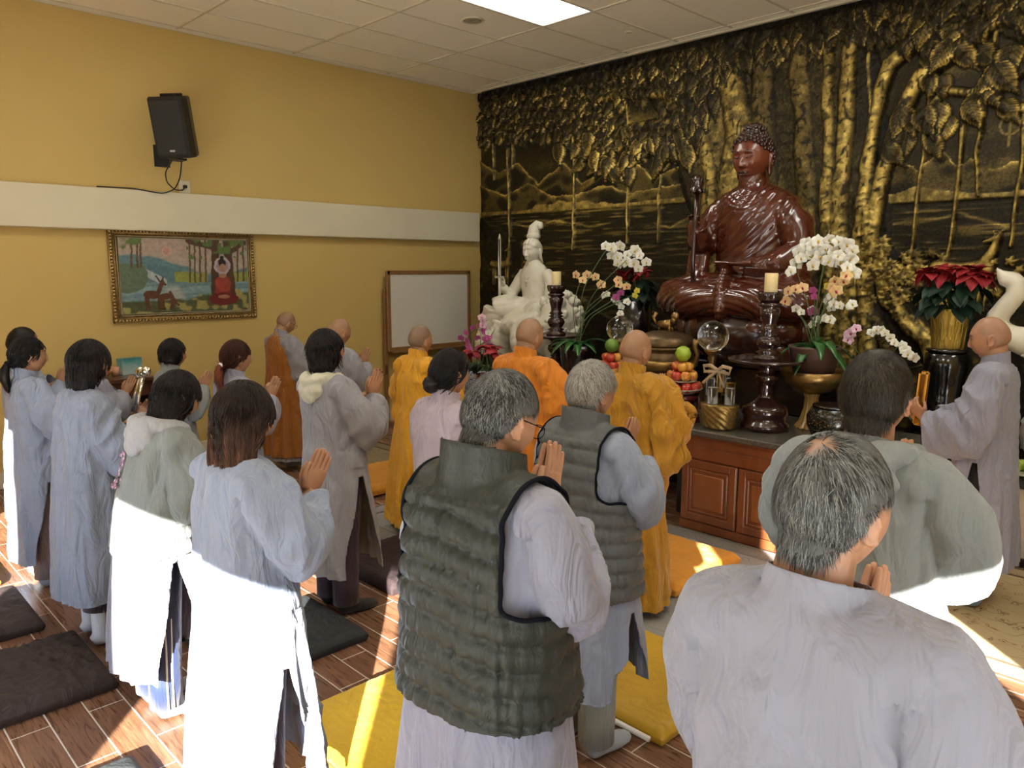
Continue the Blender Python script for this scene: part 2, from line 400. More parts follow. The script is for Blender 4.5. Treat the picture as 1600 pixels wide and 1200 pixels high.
# ---------------------------------------------------------------- carved and gilded relief on the back wall
def polyd(X, Z, P):
    D = np.full(X.shape, 9.); S = np.zeros(X.shape); L = 0
    for (ax, az), (bx, bz) in zip(P[:-1], P[1:]):
        vx, vz = bx-ax, bz-az; ll = vx*vx+vz*vz
        t = np.clip(((X-ax)*vx+(Z-az)*vz)/ll, 0, 1); d = np.hypot(X-ax-t*vx, Z-az-t*vz)
        m = d < D; D = np.where(m, d, D); S = np.where(m, L+t*math.sqrt(ll), S); L += math.sqrt(ll)
    return D, S, L
def build_mural():
    st = .01; xs = np.arange(.004, 9.39, st); zs = np.arange(.0, 4.175, st)
    X, Z = np.meshgrid(xs, zs); sh = X.shape
    N = lambda a, b, s=0, ox=0: vn(np.stack([X.ravel()*a+ox, Z.ravel()*b, 0*X.ravel()+s*7.3], 1), s).reshape(sh)
    n1 = N(6, 6, 1); n2 = N(22, 22, 2); n3 = N(55, 55, 3)
    H = .012*n1; Gd = .10+.10*sstep(.45, .8, N(2.2, 5, 4))*n2
    # clouds in the sky, mountains, shore and water
    Gd = np.where(Z > 2.6, Gd+.05+.26*sstep(.45, .85, N(1.6, 6, 5))*(.5+n2), Gd)
    def mountains(P, z0, k):
        nonlocal Gd, H
        px = [p[0] for p in P]; pz = [p[1] for p in P]
        zr = np.interp(X, px, pz)+.035*(N(9, 0, 20+k)-.5)+.02*(N(30, 0, 21+k)-.5)
        ins = (Z < zr) & (Z > z0) & (X >= px[0]) & (X <= px[-1]); dd = zr-Z
        g = .62*np.exp(-dd/.03)+.26*sstep(.35, .85, ridge(np.stack([X.ravel()*4+Z.ravel()*3, Z.ravel()*7-X.ravel()*3, 0*X.ravel()], 1), 8+k).reshape(sh)*.5+.5)
        Gd = np.where(ins, g+.05, Gd); H = np.where(ins, .012+.02*np.exp(-dd/.06)+.01*n1, H)
    mountains([(0, 3.32), (.37, 3.13), (.72, 3.25), (1.06, 2.94), (1.48, 3.18), (1.78, 2.9), (2.47, 3.16), (2.78, 2.86), (3.02, 2.95), (3.28, 3.0), (3.7, 2.8)], 2.62, 0)
    mountains([(0, 3.0), (.5, 2.86), (.9, 2.98), (1.3, 2.8), (1.7, 2.78), (2.1, 2.86), (2.5, 2.76), (3.4, 2.82)], 2.62, 1)
    mountains([(5.1, 2.9), (5.3, 2.84), (5.44, 2.73), (5.61, 2.89), (5.75, 2.73), (5.83, 2.80), (5.93, 2.68), (6.14, 2.74), (6.5, 2.95), (6.9, 2.7), (7.9, 2.8)], 2.5, 2)
    for z0, a, b in ((2.63, 0, 3.5), (2.50, 5.1, 7.9)):
        hh = z0+.02+.10*N(7, 0, 31)*sstep(.3, .8, N(2.5, 0, 32))
        m = (Z < hh) & (Z > z0-.05) & (X > a) & (X < b); Gd = np.where(m, .35+.4*n2, Gd); H = np.where(m, .02+.015*n2, H)
        m = (Z < z0-.02) & (X > a) & (X < b)
        wv = sstep(.55, .85, N(2.2, 48, 33)*.6+N(7, 70, 34)*.5)
        Gd = np.where(m, .05+.42*wv*np.exp(-(z0-Z)/1.3)+.05*n1, Gd); H = np.where(m, .006*wv, H)
        # reflected ridge line
        zr = z0-.12-.22*np.abs(((X*.9+.3) % 1)-.5)*2*N(1.7, 0, 36)-.02*n2
        Gd = np.where(m, Gd+.4*np.exp(-((Z-zr)/.014)**2)*sstep(.35, .6, N(3, 0, 37)), Gd)
    # banks, rocks and bushes low down
    bank = np.interp(X, [0, .5, 1.0, 1.5, 2.2, 3.6, 5.0, 5.3, 5.7, 6.1, 6.6, 7.9], [2.62, 2.35, 2.15, 1.7, 1.35, 1.2, 1.6, 1.95, 1.75, 1.62, 1.75, 1.9])
    m = Z < bank+.12*(n1-.5)
    Gd = np.where(m, .05+.42*sstep(.62, .95, n2*.55+n1*.5)+.1*sstep(.6, .9, N(14, 40, 38)), Gd)
    H = np.where(m, .015+.03*n1+.012*n2, H)
    def limb(P, r0, r1, dep, bark=1, gold=.62):
        nonlocal H, Gd
        w = np.full(sh, 0.)
        xx = [p[0] for p in P]; zz = [p[1] for p in P]; R = max(r0, r1)*1.5
        i0, i1 = max(0, int((min(zz)-R)/st)), min(sh[0], int((max(zz)+R)/st)+1); j0, j1 = max(0, int((min(xx)-R)/st)), min(sh[1], int((max(xx)+R)/st)+1)
        sl = (slice(i0, i1), slice(j0, j1)); x = X[sl]; z = Z[sl]
        D, S, L = polyd(x+.035*(n1[sl]-.5), z, P); r = r0+(r1-r0)*S/L; r = r*(.86+.28*n1[sl])
        u = D/r; ins = u < 1; prof = np.sqrt(np.clip(1-u*u, 0, 1))
        if bark: q = ridge(np.stack([x.ravel()*13+z.ravel()*5, z.ravel()*19-x.ravel()*7, 0*x.ravel()], 1), 41).reshape(x.shape)*.7+.5*ridge(np.stack([x.ravel()*30, z.ravel()*8, 0*x.ravel()], 1), 42).reshape(x.shape)
        else: q = n2[sl]*2-1
        h = dep*prof+bark*(.006*q*prof+.012*(n3[sl]-.5)+.012*(n2[sl]-.5))
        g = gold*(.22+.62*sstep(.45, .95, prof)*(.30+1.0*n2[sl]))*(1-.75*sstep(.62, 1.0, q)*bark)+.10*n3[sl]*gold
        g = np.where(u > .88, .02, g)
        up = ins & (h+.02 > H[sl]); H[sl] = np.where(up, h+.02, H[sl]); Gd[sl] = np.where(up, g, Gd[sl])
    limb([(3.0, 4.18), (3.45, 3.6), (3.9, 2.6), (4.1, .4)], .55, .75, .05, 1, .62)
    limb([(4.4, 4.18), (4.6, 3.0), (4.7, .4)], .5, .75, .045, 1, .34)
    limb([(3.6, 4.15), (3.67, 3.77), (3.81, 3.26), (3.74, 2.67), (3.6, .5)], .16, .22, .10, 1, .8)
    limb([(4.0, 4.15), (4.03, 3.5), (4.12, 2.6), (4.1, .5)], .13, .18, .09, 1, .55)
    limb([(4.34, 4.1), (4.40, 3.58), (4.52, 2.61), (4.6, .5)], .11, .14, .09, 1, .62)
    limb([(4.62, 4.1), (4.65, 3.7), (4.69, 3.15), (4.71, 2.43), (4.9, .5)], .06, .09, .10, 1, .85)
    limb([(4.9, 4.1), (4.82, 3.77), (4.84, 3.24), (4.82, 2.43), (5.0, .5)], .08, .12, .10, 1, .85)
    limb([(2.05, 3.78), (2.3, 3.82), (2.66, 3.76), (2.98, 3.72), (3.24, 3.55), (3.42, 3.2), (3.5, 2.88), (3.5, 2.4), (3.35, .5)], .04, .17, .09, 1, .85)
    limb([(2.0, 3.30), (2.5, 3.45), (2.99, 3.42), (3.3, 3.2)], .035, .08, .05, 1, .7)
    limb([(5.75, 4.1), (5.58, 3.92), (5.35, 3.74), (5.18, 3.62), (5.10, 3.41), (5.06, 3.07), (5.04, 2.75), (4.98, 1.6), (5.05, .7)], .06, .085, .09, 1, .95)
    limb([(6.1, 3.9), (5.88, 3.76), (5.67, 3.62), (5.42, 3.48), (5.31, 3.24), (5.24, 2.95), (5.17, 2.75), (5.08, 1.9), (5.2, .8)], .06, .10, .10, 1, 1)
    limb([(5.4, 3.12), (5.62, 3.34), (5.89, 3.27), (6.07, 3.13), (6.4, 3.12), (7.2, 3.4)], .03, .06, .05, 1, .8)
    limb([(5.5, 3.62), (5.68, 3.76), (5.96, 3.78), (6.4, 3.72), (7.3, 3.8)], .03, .05, .05, 1, .8)
    limb([(5.02, 2.5), (5.10, 2.2), (5.19, 1.95), (5.31, 1.66), (5.46, 1.46), (5.63, 1.34), (5.80, .5)], .10, .06, .10, 1, .95)
    limb([(5.0, 2.0), (5.1, 1.6), (5.3, 1.3), (5.45, .9)], .10, .07, .08, 1, .5)
    limb([(5.40, 1.56), (5.56, 1.48), (5.8, 1.25), (5.9, 1.0)], .035, .03, .06, 1, .8)
    limb([(3.4, 1.8), (3.2, 1.4), (2.9, 1.15)], .10, .05, .07, 1, .4)
    for P in ([(.52, 3.67), (.56, 2.9), (.58, 2.2)], [(.64, 3.62), (.63, 3.17)], [(.27, 3.62), (.29, 3.06)], [(1.64, 3.44), (1.67, 2.8), (1.66, 2.15)], [(2.42, 3.75), (2.46, 3.0), (2.45, 2.2)], [(2.88, 3.65), (2.87, 2.2)],
              [(3.45, 3.85), (3.47, 3.3), (3.44, 2.85)], [(3.99, 3.8), (3.96, 3.2)], [(4.98, 3.9), (5.02, 3.3), (4.98, 2.67)], [(5.49, 3.82), (5.5, 3.3), (5.47, 2.64), (5.45, 2.0)], [(5.95, 3.76), (5.91, 3.32), (5.87, 2.85), (5.9, 2.5)],
              [(5.76, 3.07), (5.75, 2.53), (5.73, 2.0)], [(6.18, 3.12), (6.19, 2.74), (6.16, 2.1)], [(6.7, 3.5), (6.72, 2.6), (6.7, 1.9)]):
        limb(P, .022, .014, .035, .25, .85)
    # pointed heart leaves
    lr = random.Random(3)
    def leaf(cx, cz, s, a, g0):
        r = int(s*1.25/st)+1; i0, i1 = max(0, int(cz/st)-r), min(sh[0], int(cz/st)+r); j0, j1 = max(0, int(cx/st)-r), min(sh[1], int(cx/st)+r)
        if i1-i0 < 3 or j1-j0 < 3: return
        sl = (slice(i0, i1), slice(j0, j1)); x = X[sl]-cx; z = Z[sl]-cz
        u = (x*math.cos(a)+z*math.sin(a))/s; v = (-x*math.sin(a)+z*math.cos(a))/s      # v: +1 stem, -1 tip
        t = np.clip((.75-v)/1.75, 0, 1)
        w = .60*np.sin(np.pi*np.clip(t, 0, 1)**.58)**.75*(1-t*.25); w = np.where(t > .60, .325*(np.clip(1-t, 0, 1)/.40)**1.7+.012, w)
        ins = (np.abs(u) < w) & (v > -1) & (v < .75)
        e = 1-np.abs(u)/np.maximum(w, 1e-3)
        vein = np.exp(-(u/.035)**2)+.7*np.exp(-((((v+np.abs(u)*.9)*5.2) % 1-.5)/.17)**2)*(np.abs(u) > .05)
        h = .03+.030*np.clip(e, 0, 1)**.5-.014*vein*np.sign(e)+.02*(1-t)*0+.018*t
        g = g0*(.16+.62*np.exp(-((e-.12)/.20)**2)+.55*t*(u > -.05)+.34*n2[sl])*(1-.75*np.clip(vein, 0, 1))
        b = H[sl]; up = ins & (h+.5*b > b*.9)
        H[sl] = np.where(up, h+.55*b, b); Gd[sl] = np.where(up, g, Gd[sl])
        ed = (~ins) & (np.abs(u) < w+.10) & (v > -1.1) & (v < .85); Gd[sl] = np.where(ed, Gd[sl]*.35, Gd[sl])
    def low(x): return np.interp(x, [0, .5, 1.2, 1.8, 2.2, 2.7, 3.1, 3.35, 3.6, 4.2, 5.2, 5.35, 5.7, 6.0, 6.2, 7.9], [3.45, 3.42, 3.35, 3.30, 3.12, 3.05, 2.98, 3.05, 3.68, 3.78, 3.72, 3.62, 3.6, 3.66, 3.5, 3.4])
    for row in range(11):
        z = 3.05+row*.108
        x = lr.uniform(0, .1)
        while x < 7.85:
            s = lr.uniform(.085, .13)*(1.0+.30*(x > 3.2))
            zz = z+lr.uniform(-.05, .05)
            if zz > low(x)+.06 and not (2.25 < x < 3.2 and 3.42 < zz < 3.72 and lr.random() < .55): leaf(x, zz, s, lr.uniform(-.45, .45), lr.uniform(.35, .85)*(1 if zz < 4.03 else .5))
            x += s*lr.uniform(.72, 1.0)
    for cx, cz, n, sp in ((2.3, 3.05, 12, .3), (3.05, 3.1, 14, .3), (5.85, 3.15, 8, .28), (5.4, 3.0, 7, .18), (6.1, 3.42, 8, .25), (5.65, 3.5, 6, .2), (1.7, 3.2, 7, .3)):
        for _ in range(n): leaf(cx+lr.uniform(-sp, sp), cz+lr.uniform(-.13, .16), lr.uniform(.12, .18), lr.uniform(-.8, .8), lr.uniform(.6, 1))
    # small gilded blossoms by the roots, two deer
    def disc(cx, cz, r, h, g, p=0):
        nonlocal H, Gd
        R = int(r*1.6/st)+2; i0, i1 = max(0, int(cz/st)-R), int(cz/st)+R; j0, j1 = max(0, int(cx/st)-R), int(cx/st)+R
        sl = (slice(i0, i1), slice(j0, j1)); x = X[sl]-cx; z = Z[sl]-cz
        rr = np.hypot(x, z)/(r*(1+(.3*np.cos(5*np.arctan2(z, x)+p) if p else 0))); ins = rr < 1
        H[sl] = np.where(ins, h*(1-.5*rr**2)+.02, H[sl]); Gd[sl] = np.where(ins, g*(.6+.4*rr), Gd[sl])
    for cx, cz, n, sp in ((5.22, 2.05, 26, .13), (5.42, 1.88, 30, .16), (5.28, 1.72, 14, .12), (5.62, 1.85, 16, .14), (5.0, 1.95, 10, .08), (6.15, 1.86, 12, .12), (5.75, 1.7, 10, .1), (3.1, 1.35, 10, .25)):
        for _ in range(n): disc(cx+lr.gauss(0, sp*.6), cz+lr.gauss(0, sp*.6), lr.uniform(.022, .04), .05, lr.uniform(.5, 1), lr.uniform(.5, 6))
    def deer(ox, oz, k, fl, g):
        a = lambda P, r0, r1, d: limb([(ox+fl*x*k, oz+z*k) for x, z in P], r0*k, r1*k, d, 0, g)
        a([(-.30, 0), (0, -.03), (.26, .0)], .11, .12, .06); a([(.24, .02), (.33, .2), (.35, .36)], .08, .045, .06)
        a([(.36, .38), (.28, .35), (.22, .33)], .05, .02, .07); a([(.36, .4), (.41, .48)], .018, .008, .05); a([(.33, .4), (.30, .49)], .018, .006, .05)
        for lx in (-.3, -.22, .2, .28): a([(lx, -.05), (lx+.01, -.3), (lx, -.55)], .035, .014, .04)
    deer(5.85, 1.93, .62, 1, 1.0); deer(.42, 1.98, .5, 1, .6)
    for _ in range(26): disc(5.68+lr.uniform(0, .32), 1.90+lr.uniform(-.03, .05), .008, .075, .02)
    # halo and leaf emblem in the sky on the right
    D = np.hypot(X-6.08, (Z-3.02)*1); Gd = np.where(np.abs(D-.07) < .008, .55, Gd)
    D2, _, _ = polyd(X, Z, [(6.08, 3.08), (6.08, 2.86)]); Gd = np.where(D2 < .01, .5, Gd)
    for y0, y1 in ((.0, .06),): Gd = np.where(Z > 4.1, Gd*.3, Gd)
    gx, gz = np.gradient(H, st)[1], np.gradient(H, st)[0]
    # darker, browner tone in the deep parts
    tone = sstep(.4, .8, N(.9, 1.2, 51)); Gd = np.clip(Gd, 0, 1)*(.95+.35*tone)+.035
    m = MB(); V = np.stack([X.ravel(), (.135-H).ravel(), Z.ravel()], 1)
    i = np.arange(V.shape[0]).reshape(sh); F = np.stack([i[:-1, :-1], i[:-1, 1:], i[1:, 1:], i[1:, :-1]], -1).reshape(-1, 4)
    t = NT('bronze and gold relief'); g = t.attr('gold'); co = t.co()
    n = t.noise(co, 45, 4, .7)
    mm = t.n.new('ShaderNodeMath'); mm.operation = 'MULTIPLY_ADD'; t.l.new(n, mm.inputs[0]); mm.inputs[1].default_value = .5; mm.inputs[2].default_value = -.25
    ad = t.n.new('ShaderNodeMath'); ad.operation = 'ADD'; ad.use_clamp = True; t.l.new(mm.outputs[0], ad.inputs[0]); t.l.new(g, ad.inputs[1])
    f = ad.outputs[0]
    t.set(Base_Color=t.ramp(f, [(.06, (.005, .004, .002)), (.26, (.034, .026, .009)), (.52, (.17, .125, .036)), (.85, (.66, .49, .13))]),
          Metallic=t.ramp(f, [(.2, (.0,)*3), (.7, (.45,)*3)]), Roughness=t.ramp(f, [(.2, (.55,)*3), (.8, (.34,)*3)]), Specular_IOR_Level=.22)
    t.bump(n, .35, .006)
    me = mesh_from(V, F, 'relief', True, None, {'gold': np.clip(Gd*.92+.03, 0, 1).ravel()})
    e = empty('relief_mural', (0, 0, 0), 0, 'dark bronze and gold carved relief of trees, leaves, lake and mountains covering the altar wall', 'mural')
    link('carved_panel', me, t.m, e)
    return e
build_mural()

# ---------------------------------------------------------------- painting on the left wall
def build_painting():
    w, h = 1.26, .72; nx, nz = 300, 172
    X, Z = np.meshgrid(np.linspace(0, 1, nx), np.linspace(0, 1, nz)); C = np.zeros((nz, nx, 3)); P = lambda a, b, s: vn(np.stack([X.ravel()*a, Z.ravel()*b, 0*X.ravel()], 1), s).reshape(nz, nx)
    def put(m, c):
        m = np.clip(m, 0, 1)[..., None]; C[:] = C*(1-m)+np.array(c)*m
    S = lambda d, r=.012: sstep(r, 0, d)
    nse = P(12, 8, 1); wx, wz = P(26, 18, 61)-.5, P(24, 20, 62)-.5; X0, Z0 = X, Z; X = X+.008*wx+.005*(P(70, 50, 63)-.5); Z = Z+.014*wz+.008*(P(60, 60, 64)-.5)
    put(np.ones_like(X), (.55, .42, .34)); put(sstep(.85, .55, Z), (.50, .46, .40)); put(S(np.hypot((X-.35)*1.75, Z-.83)-.055), (.72, .42, .30)); put(S(np.hypot((X-.35)*1.75, Z-.83)-.035), (.62, .33, .24))
    put(S(Z-(.62+.12*np.sin(X*5+1)+.04*nse), .03)*(X < .7), (.12, .30, .36)); put(S(Z-(.56+.08*np.sin(X*7))), (.10, .26, .31))
    put(S(Z-.40, .02), (.16, .33, .38)); put(S(Z-.40, .02)*sstep(.4, .8, P(5, 40, 2)), (.26, .45, .50))
    put(S(np.abs(Z-(.62-(X-.1)*.9))-.05)*(X > .12)*(X < .34)*(Z < .66), (.5, .62, .66)); put(S(np.hypot(X*1.6-.1, Z-.5)-.22)*(Z < .66), (.14, .24, .14))
    put(S(np.abs(Z-.48)-.05-.03*nse)*((X > .40)&(X < .66)|(X > .86)), (.35, .42, .05)); put(S(np.hypot((X-.38)*2, Z-.2)-.12, .1)*.6, (.6, .6, .55))
    put(S(Z-(.13+.10*sstep(.4, .8, X)+.05*nse), .03), (.10, .13, .05)); put(S(Z-(.10+.12*sstep(.4, .7, X)+.08*P(20, 14, 3)), .03)*sstep(.45, .7, P(24, 16, 4)), (.45, .40, .09))
    def seg(a, b, r, c):
        D, _, _ = polyd(X*1.75, Z, [(a[0]*1.75, a[1]), (b[0]*1.75, b[1])]); put(S(D-r, .012), c)
    br = (.11, .055, .03)
    for x, r in ((.74, .05), (.83, .05)): seg((x, 1), (x+.03*(1 if x > .8 else -1), .18), r, br)
    for x in (.53, .57, .61, .655, .92, .97, .10, .14, .165): seg((x, 1), (x-.01, .42 if x > .3 else .62), .007, (.16, .09, .04))
    seg((.52, .97), (.78, .86), .03, br); seg((.98, .97), (.82, .8), .03, br)
    put(sstep(.5, .72, P(26, 16, 5))*((Z > .80)&(X > .5)|(Z > .72)&(X > .5)&(X < .62)|(Z > .8)&(X < .2)|(Z > .75)&(X > .88)), (.12, .24, .05))
    fx = .785
    put(S(np.hypot((X-fx)*1.75, Z-.64)-.115), (.62, .50, .58)); put(S(np.hypot((X-fx)*1.75, Z-.64)-.085), (.42, .34, .46))
    D, _, _ = polyd(X*1.75, Z, [(fx*1.75-.02, .20), (fx*1.75, .40)]); put(S(D-.105), (.34, .025, .02))
    put(S(np.hypot((X-fx)*1.75/1.9, (Z-.17)*1.3)-.11), (.22, .012, .02)); put(S(np.hypot((X-fx)*1.75, Z-.38)-.11), (.46, .05, .02)); put(S(np.hypot((X-fx)*1.75, (Z-.50)*1.6)-.045), (.50, .24, .12))
    put(S(np.hypot((X-fx)*1.75*1.2, Z-.62)-.06), (.55, .30, .17)); put(S(np.hypot((X-fx)*1.75*1.1, Z-.68)-.055), (.02, .015, .02)); put(S(np.hypot((X-fx)*1.75, Z-.745)-.022), (.02, .015, .02)); put(S(np.hypot((X-fx)*1.75*1.3, Z-.615)-.05), (.55, .30, .17))
    put(S(np.hypot((X-fx)*1.75*.55, (Z-.2)*1.8)-.04), (.5, .22, .12))
    for ox, s in ((.22, 1), (.325, .7)):
        c = (.16, .055, .02)
        put(S(np.hypot((X-ox)*1.75/1.7, Z-.25*(.7+.3*s))-.055*s), c)
        for lx in (-.045, -.03, .05, .065): seg((ox+lx*s, .24), (ox+lx*s+.003, .06), .008*s, c)
        a = (ox+.05*s, .28) ; b = (ox+.085*s, .42) if s == 1 else (ox+.1*s, .14)
        seg(a, b, .022*s, c); seg(b, (b[0]+.02, b[1]-.03), .014*s, c)
    seg((.29, .42), (.26, .50), .004, (.1, .05, .03)); seg((.30, .42), (.31, .49), .004, (.1, .05, .03))
    C[:] *= (.62+.25*P(60, 40, 9))[..., None]; C[:] = C*.8+C.mean(-1, keepdims=True)*.2
    e = empty('framed_painting', (.0, -3.835, 1.845), 0, 'gold framed painting of a red robed seated figure under a tree with two deer', 'painting')
    Y = (X0-.5)*w; ZZ = (Z0-.5)*h; V = np.stack([0*Y.ravel()+.035, Y.ravel(), ZZ.ravel()], 1)
    i = np.arange(nx*nz).reshape(nz, nx); F = np.stack([i[:-1, :-1], i[:-1, 1:], i[1:, 1:], i[1:, :-1]], -1).reshape(-1, 4)
    t = NT('painted canvas'); t.set(Base_Color=t.attr('paint', 'Color'), Roughness=.32); t.bump(t.noise(t.co(), 150, 3), .2, .001)
    link('canvas', mesh_from(V, F, 'canvas', True, None, {'paint': C.reshape(-1, 3)}), t.m, e)
    M_GOLD = plain('old gold frame', (.48, .33, .12), .38, .5, .35, 30, .3, 120)
    W, Hh = 1.42, .88
    fr = MB()
    for sy in (-1, 1): fr.box((.02, sy*(W/2-.02), 0), (.04, .04, Hh), bev=.008)
    for sz in (-1, 1): fr.box((.02, 0, sz*(Hh/2-.02)), (.04, W, .04), bev=.008)
    for sy in (-1, 1): fr.box((.028, sy*(W/2-.055), 0), (.03, .022, Hh-.08), bev=.006)
    for sz in (-1, 1): fr.box((.028, 0, sz*(Hh/2-.055)), (.03, W-.08, .022), bev=.006)
    for k in range(46):
        y = -W/2+.02+k*(W-.04)/45
        for sz in (-1, 1): fr.ell((.042, y, sz*(Hh/2-.02)), (.008, .011, .015), RX(.6*(-1)**k), 8, 6)
    for k in range(28):
        z = -Hh/2+.03+k*(Hh-.06)/27
        for sy in (-1, 1): fr.ell((.042, sy*(W/2-.02), z), (.008, .015, .011), RX(.6*(-1)**k), 8, 6)
    ob('frame', fr, M_GOLD, e)
    ln = MB()
    for sy in (-1, 1): ln.box((.036, sy*(w/2+.005), 0), (.014, .02, h+.03), bev=.003)
    for sz in (-1, 1): ln.box((.036, 0, sz*(h/2+.005)), (.014, w+.03, .02), bev=.003)
    ob('liner', ln, plain('linen liner', (.62, .55, .36), .7), e)
    return e
build_painting()

# ---------------------------------------------------------------- loudspeaker with its wires
M_BLK = plain('black plastic', (.012, .012, .012), .45, var=.1); M_GRL = plain('speaker grille', (.016, .017, .016), .6, bump=.6, bs=700)
def build_speaker():
    e = empty('loudspeaker', (.42, -4.0, 3.2), 0, 'black loudspeaker hanging tilted on the yellow wall above the ledge', 'speaker')
    R = RZ(math.radians(-52))@RY(math.radians(13))
    def cab(d0, w0, w1, h):  # front width w0, rear width w1
        return None
    b = MB(); w0, w1, h, d = .325, .20, .53, .26
    def ring(z, k):
        P = [(d/2, -w0/2), (d/2, w0/2), (.03, w0/2), (-d/2, w1/2), (-d/2, -w1/2), (.03, -w0/2)]
        return np.array([(x*k, y*k, z) for x, y in P])
    b.rings([ring(-h/2, .94), ring(-h/2+.02, 1), ring(h/2-.02, 1), ring(h/2, .94)]); mm = MB().join(b, T(R=R)); cabo = ob('cabinet', mm, M_BLK, e, False)
    g = MB().box((d/2+.004, 0, .0), (.016, .285, .47), bev=.007); ob('grille', MB().join(g, T(R=R)), M_GRL, e, False)
    g = MB().box((d/2+.014, 0.0, -.20), (.004, .05, .016)); ob('badge', MB().join(g, T(R=R)), plain('badge', (.5, .5, .55), .4), e, False)
    g = MB().box((0, 0, h/2+.01), (.12, .16, .03), bev=.008); ob('handle', MB().join(g, T(R=R)), M_BLK, e, False)
    br = MB().tube([(-.42, 0, -.22), (-.25, .0, -.24), (-.03, 0, -.29)], .016, 8); br.box((-.41, 0, -.22), (.02, .14, .2)); br.box((-.02, 0, -.29), (.14, .11, .018)); br.box((0, 0, -.27), (.05, .05, .05))
    ob('bracket', br, M_BLK, e, False)
    for nme, P in (('power_cable', [(.40, -4.02, 2.955), (.28, -4.08, 2.80), (.18, -4.03, 2.72), (.10, -3.93, 2.665), (.055, -3.84, 2.67), (.03, -3.80, 2.71)]), ('signal_cable', [(.43, -3.97, 2.955), (.30, -3.95, 2.76), (.2, -3.97, 2.66), (.13, -4.05, 2.62), (.115, -4.18, 2.635), (.105, -4.3, 2.652), (.02, -4.6, 2.655)])):
        P = np.array(P); t = np.linspace(0, len(P)-1, 50); q = np.stack([np.interp(t, range(len(P)), P[:, k]) for k in range(3)], 1)
        for _ in range(6): q[1:-1] = (q[:-2]+q[1:-1]*2+q[2:])/4
        o = ob(nme, MB().tube(q, .006, 8), M_BLK); tag(o, {'power_cable': 'thin black cable looping from the loudspeaker to the wall socket', 'signal_cable': 'thin black cable drooping from the loudspeaker along the ledge top'}[nme], 'cable')
    s = empty('wall_socket', (0, -3.80, 2.71), 0, 'small socket plate on the yellow wall just under the loudspeaker', 'socket')
    ob('plate', MB().box((.006, 0, 0), (.01, .11, .12), bev=.003), M_CREAM, s, False); ob('plug', MB().box((.024, .0, .0), (.03, .035, .03), bev=.004), M_BLK, s, False)
build_speaker()
o = empty('wall_outlet', (0, -1.42, .40), 0, 'white outlet plate low on the yellow wall left of the whiteboard', 'outlet')
ob('plate', MB().box((.005, 0, 0), (.01, .075, .115), bev=.003), M_WHITE, o, False)
ob('socket', MB().box((.011, 0, .022), (.004, .03, .03), bev=.003).box((.011, 0, -.022), (.004, .03, .03), bev=.003), M_CREAM, o, False)

# ---------------------------------------------------------------- whiteboard on wooden easel
M_OAK = gloss('honey oak', (.22, .11, .035), .4, (.30, .16, .055), 8, .2, (1, 1, .15))
def build_board():
    e = empty('whiteboard', (.10, -.84, 0), 0, 'whiteboard in a wooden frame on legs leaning in the room corner', 'whiteboard')
    y0, y1, z0, z1 = -.66, .66, .93, 1.89
    b = ob('board_surface', MB().box((.0, 0, (z0+z1)/2), (.012, y1-y0-.04, z1-z0-.04)), plain('dry erase surface', (.70, .68, .60), .3, var=.02), e, False)
    fr = MB()
    fr.box((.005, 0, z1-.02), (.035, y1-y0, .045), bev=.004); fr.box((.01, 0, z0+.01), (.05, y1-y0, .05), bev=.004)
    for s in (-1, 1): fr.box((.005, s*(y1-.02), (z0+z1)/2), (.035, .05, z1-z0), bev=.004)
    ob('frame', fr, M_OAK, e, False)
    for s in (-1, 1):
        lg = MB().box((-.035, s*(y1-.0), .84), (.03, .05, 1.67), bev=.004).box((.01, s*(y1-.02), .03), (.18, .05, .06), bev=.01); ob('leg', lg, M_OAK, e, False)
    ob('tray', MB().box((.05, 0, z0-.02), (.07, y1-y0-.1, .02), bev=.004), M_OAK, e, False)
    for s in (-1, 1): ob('hinge', MB().box((.0, s*(y1+.025), .70), (.03, .012, .12), bev=.003), plain('dark red clip', (.10, .02, .015), .4), e, False)
build_board()

